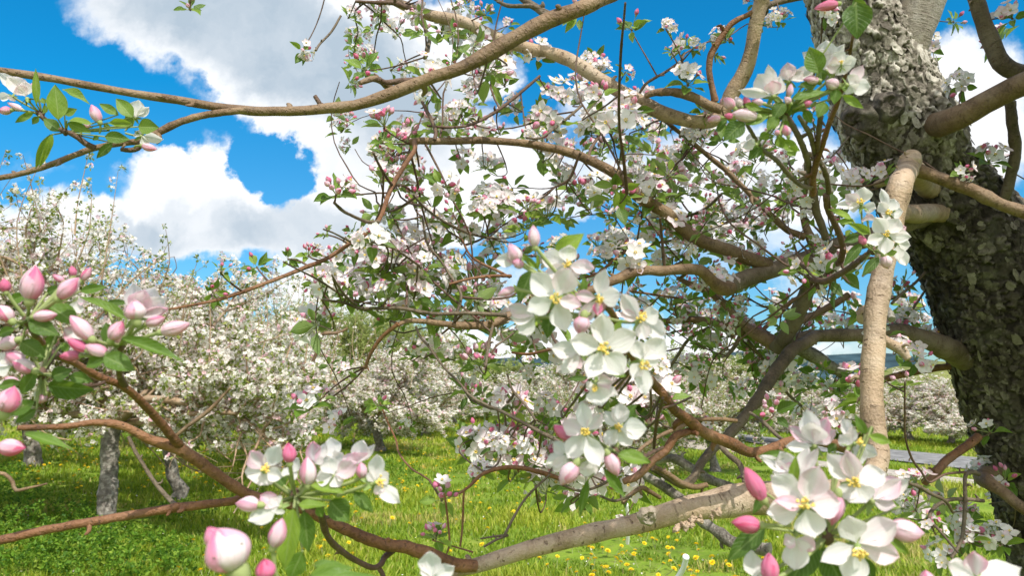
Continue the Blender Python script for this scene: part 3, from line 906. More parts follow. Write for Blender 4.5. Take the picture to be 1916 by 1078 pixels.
W_('branch', 'rust', '470,926,16 452,935,17 437,938,17 385,945,18 333,950,19 267,961,18 167,978,18 83,993,18 0,1012,18 -50,1024,18', 0.80, 0.70)
W_('branch', 'rust', '342,842,20 333,831,19 300,791,18 267,755,17 233,725,16 181,703,15 137,678,14 101,664,14 83,646,13 66,626,12 55,606,9', 0.75, 0.50)
W_('twig', 'twig', '236,728,15 231,718,14 223,703,13', 0.66, 0.63)
W_('twig', 'twig', '195,716,8 175,722,8 145,723,8 110,722,8 85,720,6', 0.60, 0.52)
W_('twig', 'dull', '328,945,11 318,936,10 293,908,9 273,878,8 253,845,8 240,818,7', 0.78, 0.80)
W_('branch', 'twig', '598,948,15 603,971,15 610,998,14 623,1018,14 645,1036,13 663,1048,12 697,1063,12 713,1056,12 720,1043,13 735,1030,15', 0.70, 0.88)
W_('twig', 'twig', '706,1060,9 714,1072,9 722,1090,8', 0.85)
W_('limb', 'limb', '1685,258,62,2.0 1732,241,58,1.94 1750,235,54,1.90 1770,229,50 1793,220,48 1843,193,49 1893,168,50 1950,142,50 2040,100,52', 1.90, 1.6)
W_('limb', 'dull', '1812,-50,30 1827,0,31 1840,40,32 1857,83,34 1873,117,37 1900,135,38 1960,148,40', 1.75, 1.75)
W_('branch', 'dull', '1890,190,22 1893,222,22 1897,250,22 1900,283,22 1892,327,22 1883,362,21 1878,375,18', 1.85, 1.9)
W_('limb', 'limb', '1700,312,26 1723,320,28 1770,338,26 1823,358,26 1870,381,26 1920,398,28 1990,420,30', 1.52, 1.45)
W_('branch', 'pale', '1695,325,18 1672,335,18 1650,342,16 1640,345,12', 1.52, 1.6)
W_('limb', 'pale', '1795,400,40,2.0 1745,398,38,1.88 1722,400,37 1705,400,38 1690,399,36', 1.85, 1.72)
W_('limb', 'dull', '1875,690,60,2.08 1806,668,54,2.04 1785,658,48,2.02 1765,650,44 1727,633,36 1677,620,31 1630,626,29 1560,628,28 1510,630,27 1480,640,26 1455,648,28', 2.0, 1.95)
W_('limb', 'dull', '1545,470,26 1530,500,28 1520,522,29 1510,547,30 1490,593,30 1470,630,31 1452,655,30', 1.75, 1.92)
W_('limb', 'dull', '1530,628,24 1505,642,26 1483,655,27 1460,683,28 1440,712,26 1417,748,25 1390,785,23 1360,818,21 1327,848,19 1310,871,18 1297,895,18 1278,908,18 1255,897,14 1220,877,12', 1.92, 1.45)
W_('branch', 'limb', '1503,345,11 1503,380,11 1504,410,13 1513,437,16 1524,458,24 1532,480,26', 1.75, 1.75)
W_('branch', 'limb', '1240,223,8 1277,252,9 1303,273,10 1327,293,10 1360,320,11 1382,342,11 1403,363,11 1427,387,12 1450,410,13 1473,430,14 1505,443,16', 1.7, 1.75)
W_('limb', 'limb', '1267,520,9 1293,533,12 1327,547,15 1353,567,17 1373,590,18 1397,612,20 1415,625,26 1440,638,29 1460,650,30', 2.05, 1.93)
W_('limb', 'limb', '1225,601,11 1260,601,13 1293,598,15 1327,602,17 1360,611,20 1393,621,22', 2.1, 2.0)
W_('branch', 'dull', '1332,611,8 1310,622,7 1287,637,7 1267,667,7 1250,693,6', 2.05, 2.1)
W_('branch', 'dull', '1384,630,8 1375,648,8 1360,667,7', 2.0)
W_('branch', 'rust', '1425,620,9 1440,605,9 1460,587,9 1483,563,9 1520,547,10 1545,536,9', 2.05, 2.2)
W_('branch', 'limb', '1470,615,13 1490,606,14 1527,587,14 1560,570,15 1587,552,14', 2.05, 2.1)
W_('branch', 'twig', '1513,524,13 1528,525,13 1545,526,13 1569,514,13 1596,497,13 1615,482,12 1630,470,10', 1.45, 0.85)
W_('branch', 'twig', '1550,512,13 1560,500,13 1573,487,13 1577,460,13 1566,427,13 1548,390,12 1545,365,12', 1.45, 1.2)
W_('branch', 'dull', '1523,355,15 1525,380,16 1529,400,16 1539,425,15 1545,447,14', 1.45, 1.5)
W_('branch', 'rust', '1597,60,6 1595,72,7 1583,133,8 1570,183,10 1553,227,11 1540,267,12 1527,307,13 1521,333,14 1521,362,15', 0.62, 1.2)
W_('branch', 'dull', '1468,215,9 1477,227,11 1493,253,12 1507,287,13 1513,312,13 1517,340,14', 0.64, 1.2)
W_('branch', 'dull', '1495,218,8 1506,235,10 1517,255,11 1524,285,11 1527,310,12', 0.66, 1.15)
W_('branch', 'twig', '1537,205,9 1534,228,11 1530,267,11 1527,300,12', 0.66, 1.1)
W_('branch', 'dull', '1397,232,7 1405,245,8 1427,280,9 1453,300,10 1477,327,10 1500,347,10 1524,352,11', 0.62, 1.2)
W_('branch', 'dull', '1530,300,10 1539,310,11 1547,333,11 1551,360,11', 1.1, 1.2)
W_('branch', 'dull', '1508,305,9 1509,330,10 1507,360,10', 1.2, 1.4)
W_('twig', 'twig', '1170,5,5 1167,40,5 1163,80,6 1160,133,6 1158,200,6 1160,250,6 1167,300,7 1173,362,8', 0.9, 1.35)
W_('twig', 'twig', '1235,408,5 1238,440,6 1243,500,7', 1.5, 1.55)
W_('twig', 'twig', '698,285,5 710,310,6 725,335,6 735,348,7', 1.15, 1.3)
W_('branch', 'twig', '813,262,9 815,245,8 805,220,8 797,205,7 790,190,6', 1.35, 1.4)
W_('branch', 'twig', '800,235,5 830,238,6 870,236,6 905,222,7 940,200,7 975,172,7 1010,142,6', 1.4, 1.6)
W_('branch', 'dull', '795,108,9 800,95,9 803,75,8 800,60,7 785,40,6', 1.55, 1.7)
W_('twig', 'dull', '985,258,5 1010,258,5 1040,238,6 1065,218,6 1090,196,6', 1.45, 1.6)
W_('twig', 'twig', '1100,300,7 1105,280,7 1120,255,7 1140,225,7', 1.5, 1.6)
W_('twig', 'twig', '1040,350,5 1065,335,6 1080,300,6 1087,285,6', 1.5, 1.45)
# orange and grey wood low on the right
W_('branch', 'rust', '1138,575,13,0.50 1150,595,14,0.53 1165,630,14,0.58 1190,680,15,0.64 1212,706,17,0.7 1223,718,18 1243,741,19 1260,765,20 1287,785,22 1310,805,24 1337,818,24 1370,831,23 1405,847,22 1437,841,20 1477,827,20 1510,822,20 1560,832,22,1.24 1628,852,26,1.36', 0.74, 1.15)
W_('branch', 'rust', '1303,806,15 1285,809,16 1262,818,17 1247,841,18 1223,861,17 1193,891,16 1167,902,13', 0.95, 0.92, rough=0.2)
W_('branch', 'dull', '1403,773,7 1418,782,7 1433,795,8 1457,818,8 1475,828,8', 1.3, 1.15)
W_('branch', 'limb', '1378,788,9 1350,785,9 1327,785,9 1298,787,9 1275,799,9 1237,815,9 1203,837,8 1190,850,7', 1.4, 1.3)
W_('twig', 'twig', '1240,745,7 1236,765,7 1230,785,7 1225,820,7 1223,848,6', 0.8, 0.95)
W_('limb', 'grey', '1205,868,13 1233,863,16 1260,858,18 1293,876,18 1320,895,18 1345,905,18 1375,914,16', 1.7, 1.6, rough=0.22)
W_('limb', 'grey', '1200,884,13 1215,895,18 1243,911,20 1270,931,21 1295,955,22 1313,975,22 1340,995,23 1370,1015,23 1405,1024,24 1440,1030,30', 1.55, 1.35, rough=0.2)
W_('branch', 'dull', '1350,838,11 1365,853,12 1383,868,12 1391,888,11 1393,905,10', 1.2, 1.1)
W_('branch', 'limb', '1225,875,10 1250,888,12 1275,905,14 1300,912,12 1322,908,11', 1.3, 1.35)
W_('branch', 'limb', '1165,942,9 1178,928,9 1200,914,10 1215,920,10 1235,932,8', 1.2, 1.25)
W_('branch', 'rust', '1830,818,18 1809,835,18 1776,858,18 1750,885,17 1730,903,16', 1.9, 1.8)
W_('limb', 'limb', '1990,985,24 1915,952,24 1876,920,24 1852,906,30 1838,893,34,1.93 1862,888,40,2.04', 1.75, 1.9)
W_('branch', 'dull', '1830,887,12 1818,884,10 1806,892,8 1806,935,8 1803,985,8 1796,1018,7 1780,1045,6', 1.8, 1.7)
W_('branch', 'dull', '1840,938,8 1810,935,8 1776,936,8 1749,950,8 1739,971,7 1759,995,6 1793,1035,4', 1.8, 1.6)
W_('branch', 'dull', '1700,905,7 1720,912,8 1743,925,8 1769,938,7 1783,960,6', 1.6, 1.7)
W_('twig', 'twig', '1693,715,3 1693,768,4 1694,818,4 1706,858,5 1725,885,5 1739,903,5 1769,888,5 1806,884,6', 1.6, 1.75)
W_('limb', 'rust', '1800,682,15 1769,687,15 1726,693,15 1676,704,14 1640,715,13', 2.1, 2.2)
W_('limb', 'grey', '1490,650,24 1508,660,26 1527,670,26 1560,690,22 1580,697,18', 2.0, 2.05, rough=0.2)
W_('branch', 'pale', '1648,632,18 1660,640,20 1678,650,19 1692,662,17 1700,672,14', 1.4, 1.38, rough=0.2)
W_('branch', 'pale', '1632,575,20 1618,585,24 1612,598,20', 1.38, 1.34, rough=0.25)
W_('branch', 'grey', '1648,578,16 1662,586,17 1668,598,14', 1.4, 1.37, rough=0.2)
# thin wood in the middle of the picture
for s, d0, d1 in (
    ('605,560,5 647,567,6 680,578,7 747,578,8 813,590,8 880,589,8 947,592,9', 1.2, 1.3), ('530,490,4 563,510,4 600,530,5 640,553,5', 1.05, 1.2),
    ('620,513,4 632,533,5 647,553,6 665,568,6', 1.1, 1.2), ('790,403,4 797,453,5 820,483,5 840,513,6 857,537,6 862,560,7 850,600,8', 1.35, 1.28),
    ('770,363,4 797,390,5 833,417,6 873,437,6 913,447,6', 1.25, 1.5), ('867,450,4 880,477,5 900,493,6 930,507,6 955,520,6', 1.45, 1.4),
    ('840,530,5 880,520,6 920,515,7 955,515,7', 1.3, 1.35), ('700,457,4 740,467,5 767,483,5 787,497,5', 1.15, 1.25),
    ('623,378,6 638,392,7 653,400,7 683,412,8 705,412,8', 1.08, 1.2), ('607,432,4 630,440,4 655,450,5', 1.0, 1.1),
    ('777,612,5 785,630,5 800,647,5 817,670,5 837,693,5 860,715,5 887,745,6 947,775,7 997,801,8 1040,821,9 1065,835,9', 1.25, 1.1),
    ('923,612,6 917,635,7 913,653,7 908,690,6', 1.3, 1.25), ('965,617,4 945,635,4 928,648,5', 1.35, 1.3), ('958,660,5 990,664,6 1027,657,7 1050,655,7', 1.3, 1.2),
    ('860,922,6 880,908,7 900,889,8 930,878,9 963,876,10 997,881,10 1030,889,10 1060,900,9', 1.0, 1.05), ('803,898,4 787,888,4 770,878,4 747,850,4 738,825,4 720,791,4 708,755,3', 1.1, 1.35),
    ('830,925,4 837,968,4 842,1015,4 836,1041,3', 0.95, 0.95), ('863,920,4 861,991,4 857,1028,4', 0.95, 0.95),
    ('1030,889,5 1000,915,5 980,938,5 963,968,6 946,1003,6', 1.0, 0.98), ('946,1003,5 920,1006,4 897,1011,3', 0.98, 0.98), ('946,1003,5 925,1012,5 903,1026,4', 0.98, 0.97),
    ('808,1015,3 845,1024,3 880,1032,4', 1.0, 0.95), ('640,30,5 622,60,5 602,82,5 594,95,5', 1.3, 1.25), ('1000,785,5 985,760,5 960,730,5 950,700,4', 1.2, 1.3),
    ('1080,520,5 1120,512,6 1160,478,6 1180,470,6 1240,455,6', 1.6, 1.8), ('1240,455,5 1290,440,5 1330,430,6 1375,412,6', 1.8, 1.9),
    ('1275,410,5 1320,390,6 1350,365,6', 1.75, 1.6), ('1180,545,5 1220,553,5 1270,560,5', 1.7, 1.9), ('1400,560,4 1430,575,4 1480,580,4', 2.0, 2.1),
    ('1400,640,6 1440,690,6 1470,735,6 1500,760,6', 2.0, 2.1), ('1670,570,6 1700,540,6 1730,510,6', 1.9, 2.0), ('1540,310,5 1570,280,4 1590,255,3', 1.7, 1.8),
    ('1690,600,6 1720,560,5 1745,520,5', 2.1, 2.1), ('1120,930,5 1150,940,6 1180,930,6', 1.1, 1.2), ('1050,905,6 1090,915,6 1130,905,6 1165,880,6', 1.05, 1.2),
):
    W_('twig', 'rust' if '8' in s[:3] else 'dull', s, d0, d1, wig=0.004)


def lump(on, px, py, d, rad, n=7, seed=1):
    """torn, knobbly bark on a limb"""
    r = np.random.default_rng(seed); b = Buf()
    for k in range(n):
        c = P(px + r.normal(0, rad * 0.8), py + float(np.clip(r.normal(0, rad * 0.3), -rad * 0.4, rad * 0.4)), d + 0.001 + r.normal(0, 0.003)); q = rad * d / F * r.uniform(0.2, 0.42)
        b2 = Buf(); blob(b2, c, q, nrm(r.normal(0, 1, 3)), r.uniform(0.6, 1.4), 0, 18, 24)
        V = b2.v[0]; V = V + 0.7 * q * (fbm(V / q * 1.3, 3, seed + k))[:, None] * (V - c) / q
        b.add(V, b2.q[0], 0)
    b.build('bark_lump', [M['pale']], on)


scar(1214, 970, 0.936, 0.0085, 0.05, -0.15, 1.0, LOWLIMB)
lump(LOWLIMB, 1278, 982, 0.958, 19, 6, 3); lump(LOWLIMB, 1320, 968, 0.965, 18, 6, 4); lump(LOWLIMB, 1622, 590, 1.335, 15, 5, 5); lump(LOWLIMB, 1640, 860, 1.36, 18, 6, 6); lump(LOWLIMB, 1700, 296, 1.50, 12, 4, 7)
scar(1648, 585, 1.335, 0.012, 0.1, 0.1, 1.0, LOWLIMB)
# ------------------------------------------------------------------ the blossom clusters close to the camera


class Hero:
    """a cluster laid out from a x s enlargement of the photo whose corner is (x0, y0); d = its distance"""
    def __init__(h, x0, y0, s, d, ax, ay, label=None, dd=0.02):
        h.x0, h.y0, h.s, h.d = x0, y0, s, d
        h.anchor = h.p(ax, ay, dd)
        h.root = Buf(); h.items = []; h.k = int(x0 * 3 + y0 * 7) + 1; h.label = label

    def p(h, x, y, dd=0.0):
        return P(h.x0 + x / h.s, h.y0 + y / h.s, h.d + dd)

    def px(h, w):
        return w / h.s * h.d / F

    def rng(h):
        h.k += 17
        return np.random.default_rng(h.k)

    def fl(h, cx, cy, tips, dd=0.0, st=True, ax=(0, 0.1, 1), an=None, ped=True):
        r = h.rng(); b = Buf(); c = h.p(cx, cy, dd)
        tc = nrm(CAM - c); R = 0
        for i, t in enumerate(tips):
            tx, ty, w = t[:3]; pk = t[3] if len(t) > 3 else r.uniform(0.02, 0.22); lift = t[4] if len(t) > 4 else r.uniform(-0.05, 0.35)
            L2 = math.hypot(tx - cx, ty - cy)
            tip = h.p(tx, ty, dd - h.px(L2) * lift)
            Ln = np.linalg.norm(tip - c); R = max(R, Ln)
            q = c + (tip - c) * 0.05
            n = nrm(tc + r.normal(0, 0.16, 3))
            petal(b, q, tip, h.px(w) * 1.06, n, pk, r.uniform(0.06, 0.16), r.uniform(0.03, 0.16), 9, 12, seed=int(r.integers(1e6)), notch=r.uniform(0, 0.03), wave=r.uniform(0.02, 0.05))
        axis = nrm(ax[0] * RGT + ax[1] * UPV + ax[2] * tc)
        R = min(R, 0.025)
        if st: stamens(b, c + axis * R * 0.04, axis, R, r, 17, 0.30)
        sepals(b, c - axis * R * 0.03, axis, R, r)
        if ped:
            e = h.anchor if an is None else h.p(an[0], an[1], dd + 0.012)
            stalk(b, c - axis * R * 0.12, (c - axis * R * 1.0) * 0.6 + e * 0.4, e, 0.0011, 0.0010, STK, 8, 9)
        h.items.append(('blossom', b))

    def bud(h, bx, by, tx, ty, w, pk, white=0.5, dd=0.0, tilt=0.0, an=None, ped=True):
        r = h.rng(); b = Buf()
        base = h.p(bx, by, dd); L2 = h.px(math.hypot(tx - bx, ty - by)); tip = h.p(tx, ty, dd - L2 * tilt)
        bud(b, base, tip, h.px(w) * 0.94, pk, r, True, white)
        if ped:
            e = h.anchor if an is None else h.p(an[0], an[1], dd + 0.005)
            stalk(b, base, base * 0.7 + e * 0.3 - (tip - base) * 0.35, e, 0.0012, 0.0010, STK, 8, 9)
        h.items.append(('bud', b))

    def leaf(h, bx, by, tx, ty, w, tint, dd=0.0, n=(0, 0.2, 1), fold=0.25, curl=0.1, tilt=0.0, twist=0.0, ped=True):
        r = h.rng(); b = Buf()
        base = h.p(bx, by, dd); L2 = h.px(math.hypot(tx - bx, ty - by)); tip = h.p(tx, ty, dd - L2 * tilt)
        tc = nrm(CAM - base)
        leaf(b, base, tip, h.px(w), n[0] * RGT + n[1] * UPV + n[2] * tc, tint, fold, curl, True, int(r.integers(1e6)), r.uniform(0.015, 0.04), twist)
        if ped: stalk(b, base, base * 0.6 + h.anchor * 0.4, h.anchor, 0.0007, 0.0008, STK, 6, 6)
        h.items.append(('leaf', b))

    def done(h, twig=None, tw=0.0022):
        r = h.rng()
        if twig is not None:
            pts = [[*h.anchor, tw * 0.8]]
            for (x, y, d) in twig: pts.append([*P(x, y, d), tw])
            tube(h.root, pts, 10, TWG, step=0.006, rough=0.15)
        blob(h.root, h.anchor, tw * 1.3, UPV, 1.4, TWG, 6, 8)
        o = h.root.build('blossom_cluster', FM, TREE, origin=h.anchor)
        if h.label: o['label'] = h.label
        for nme, b in h.items: b.build(nme, FM, o)
        return o


def hero_centre():
    h = Hero(920, 410, 3.99, 0.42, 800, 720, 'largest white blossom cluster, hanging in the middle of the picture')
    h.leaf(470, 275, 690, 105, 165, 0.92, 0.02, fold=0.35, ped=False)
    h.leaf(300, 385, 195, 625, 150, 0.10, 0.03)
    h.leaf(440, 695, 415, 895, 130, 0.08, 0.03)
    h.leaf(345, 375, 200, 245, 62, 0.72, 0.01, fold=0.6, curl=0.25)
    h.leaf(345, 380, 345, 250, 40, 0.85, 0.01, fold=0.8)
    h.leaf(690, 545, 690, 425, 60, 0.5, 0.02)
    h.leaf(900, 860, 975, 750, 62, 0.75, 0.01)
    h.fl(565, 345, [(588, 192, 150, 0.04), (360, 268, 140, 0.06), (400, 425, 120), (768, 365, 125, 0.25), (650, 440, 110)], 0.012)
    h.fl(475, 597, [(298, 400, 165, 0.03), (262, 690, 145, 0.03), (553, 848, 150, 0.03), (675, 645, 115, 0.28), (598, 372, 175, 0.16, 0.45)], -0.004)
    h.fl(790, 592, [(848, 370, 112, 0.08), (965, 560, 150, 0.03), (655, 778, 105, 0.22), (622, 560, 92, 0.32), (790, 720, 75, 0.75, 0.5)], 0.004, ax=(0.3, -0.2, 1))
    h.fl(330, 730, [(118, 650, 115, 0.2), (200, 858, 135, 0.05), (135, 735, 110, 0.05)], 0.02, st=False)
    h.fl(835, 975, [(828, 700, 155, 0.03), (585, 905, 165, 0.05), (1090, 848, 165, 0.06), (985, 1168, 175, 0.03), (718, 1192, 150, 0.03)], -0.012)
    h.fl(1110, 755, [(968, 555, 122, 0.10), (1248, 690, 135, 0.03), (1300, 868, 140, 0.04), (1140, 905, 115), (955, 695, 75, 0.3)], 0.0, ax=(0.2, 0.3, 1))
    h.fl(1120, 1062, [(1300, 895, 155, 0.04), (1080, 900, 125, 0.04), (1045, 1185, 95, 0.05), (1150, 1325, 118, 0.04), (1255, 1010, 120, 0.03)], -0.008, ax=(0.3, -0.4, 1))
    h.fl(665, 1000, [(440, 962, 140, 0.05), (575, 1105, 130, 0.35), (520, 1160, 110, 0.05)], 0.015, st=False)
    h.fl(775, 1230, [(820, 1400, 172, 0.04), (905, 1215, 115, 0.25), (950, 1320, 75, 0.1), (705, 1260, 85, 0.06)], 0.004, ax=(-0.1, -0.7, 0.9))
    h.bud(322, 200, 305, 40, 98, 0.42, 0.55)
    h.bud(200, 312, 130, 185, 115, 0.40, 0.6, 0.01)
    h.fl(205, 305, [(25, 310, 110, 0.05), (95, 255, 90, 0.3)], 0.012, st=False)
    h.bud(235, 350, 150, 315, 78, 0.5, 0.5, 0.008)
    h.bud(168, 522, 45, 570, 76, 0.55, 0.4, 0.015)
    h.bud(685, 735, 655, 862, 135, 0.48, 0.45, -0.004)
    h.leaf(885, 1125, 1010, 1175, 85, 0.62, 0.004, fold=0.3)
    h.leaf(720, 1190, 560, 1195, 50, 0.15, 0.012)
    h.done([(1130, 570, 0.46), (1138, 577, 0.50)], 0.0024)

    g = Hero(990, 660, 3.993, 0.43, 640, 740, 'white cluster with opening pink buds hanging below the largest one')
    g.leaf(705, 490, 800, 385, 100, 0.12, 0.03); g.leaf(740, 520, 815, 470, 80, 0.15, 0.03)
    g.leaf(665, 760, 910, 822, 135, 0.62, 0.004, n=(0, 0.5, 1), fold=0.3)
    g.leaf(440, 950, 375, 1240, 82, 0.30, 0.01, fold=0.5)
    g.leaf(560, 870, 720, 1085, 92, 0.42, 0.0, fold=0.4)
    g.fl(425, 600, [(392, 362, 118, 0.03), (548, 455, 105, 0.18), (535, 860, 148, 0.04), (285, 795, 155, 0.05), (245, 528, 128, 0.2)], -0.005)
    g.fl(665, 565, [(690, 372, 125, 0.10), (562, 438, 92, 0.06), (885, 572, 150, 0.03), (765, 702, 118, 0.06), (575, 690, 110, 0.08)], 0.004)
    g.fl(290, 765, [(182, 665, 102, 0.05), (122, 832, 115, 0.04), (180, 900, 100, 0.1)], 0.012, st=False)
    g.bud(300, 640, 185, 545, 98, 0.85, 0.3, 0.008)
    g.bud(345, 838, 238, 990, 145, 0.50, 0.5, -0.004)
    g.fl(440, 800, [(415, 935, 115, 0.04), (500, 915, 80, 0.1), (360, 880, 80, 0.1)], 0.004, st=False, ax=(0, -1, 0.3))
    g.bud(590, 765, 668, 920, 122, 0.62, 0.65, 0.0)
    g.done([(1190, 860, 0.5), (1225, 845, 0.7), (1240, 838, 0.9)], 0.002)


def hero_right_low():
    h = Hero(1360, 760, 3.39, 0.40, 640, 830, 'big blossom cluster low on the right with two hot pink buds')
    L = h.leaf
    L(240, 770, 0, 985, 150, 0.10, 0.02); L(560, 850, 400, 1130, 220, 0.06, 0.03); L(610, 900, 740, 1150, 220, 0.05, 0.04)
    L(840, 960, 940, 1120, 120, 0.10, 0.02); L(420, 490, 438, 315, 78, 0.80, -0.004, fold=0.5); L(400, 310, 190, 320, 72, 0.35, 0.02)
    L(880, 180, 812, 55, 66, 0.35, 0.02); L(900, 190, 1050, 235, 76, 0.85, 0.02); L(1020, 840, 1160, 945, 70, 0.72, 0.0); L(240, 550, 165, 690, 66, 0.18, 0.02)
    L(690, 240, 640, 300, 60, 0.2, 0.03); L(920, 130, 900, 190, 40, 0.4, 0.03); L(1100, 640, 900, 610, 60, 0.7, 0.02)
    h.fl(550, 250, [(512, 20, 125, 0.03, 0.2), (395, 125, 75, 0.35), (640, 70, 118, 0.40), (695, 150, 92, 0.3), (372, 258, 90, 0.05), (548, 105, 155, 0.05, 0.6)], 0.03, st=False)
    h.fl(800, 245, [(738, 75, 72, 0.05), (790, 128, 62, 0.1), (962, 318, 92, 0.05), (862, 372, 112, 0.03), (712, 190, 100, 0.05)], 0.022, ax=(0.6, 0.2, 0.6))
    h.fl(425, 435, [(212, 315, 72, 0.06), (335, 295, 125, 0.05), (345, 385, 100, 0.3), (290, 420, 90, 0.05)], 0.018, st=False)
    h.fl(455, 470, [(520, 262, 92, 0.06), (580, 265, 72, 0.15)], 0.012, st=False)
    h.fl(815, 490, [(640, 300, 135, 0.05), (755, 285, 125, 0.28), (1012, 420, 155, 0.04), (885, 618, 165, 0.04), (735, 590, 115, 0.06)], 0.006)
    h.fl(915, 600, [(1112, 455, 140, 0.28), (1172, 470, 115, 0.05), (1080, 640, 85, 0.2)], 0.012, st=False)
    h.bud(700, 575, 660, 755, 128, 0.62, 0.35, 0.004)
    h.fl(500, 636, [(285, 440, 155, 0.03), (258, 690, 148, 0.03), (560, 845, 175, 0.03), (730, 610, 175, 0.24), (590, 385, 165, 0.22, 0.3), (300, 600, 90, 0.4)], -0.010)
    h.fl(822, 880, [(768, 702, 168, 0.04), (1085, 735, 175, 0.15), (1105, 962, 140, 0.22), (770, 1135, 165, 0.05), (595, 990, 112, 0.05)], -0.008, ax=(0.25, -0.6, 1))
    h.bud(1040, 780, 1250, 805, 155, 0.50, 0.7, 0.002, ped=False)
    h.bud(225, 585, 118, 395, 118, 0.92, 0.35, -0.006, an=(330, 690)); h.bud(200, 757, 30, 745, 118, 0.96, 0.3, -0.004, an=(400, 760))
    h.fl(440, 835, [(432, 1050, 155, 0.06), (565, 915, 110, 0.3), (362, 880, 95, 0.3), (480, 940, 120, 0.04)], 0.0, st=False, ax=(0, -1, 0.4))
    h.fl(180, 1110, [(155, 915, 112, 0.04), (255, 975, 92, 0.05)], 0.0, st=False)
    h.bud(275, 1110, 268, 938, 118, 0.85, 0.6, -0.006)
    h.done([(1540, 990, 0.55), (1560, 960, 0.8), (1565, 930, 1.1)], 0.0028)
    g = Hero(1276, 718, 2.994, 0.38, 1700, 1190, 'blossom cluster cut off by the bottom right corner')
    g.fl(1650, 1090, [(1500, 1010, 100, 0.08), (1640, 945, 118, 0.42), (1905, 1030, 160, 0.04), (1560, 1100, 90, 0.1)], st=False)
    g.bud(1380, 1140, 1365, 1050, 95, 0.6, 0.4, 0.004)
    g.leaf(1750, 1150, 1850, 1080, 80, 0.3, 0.02)
    g.done()


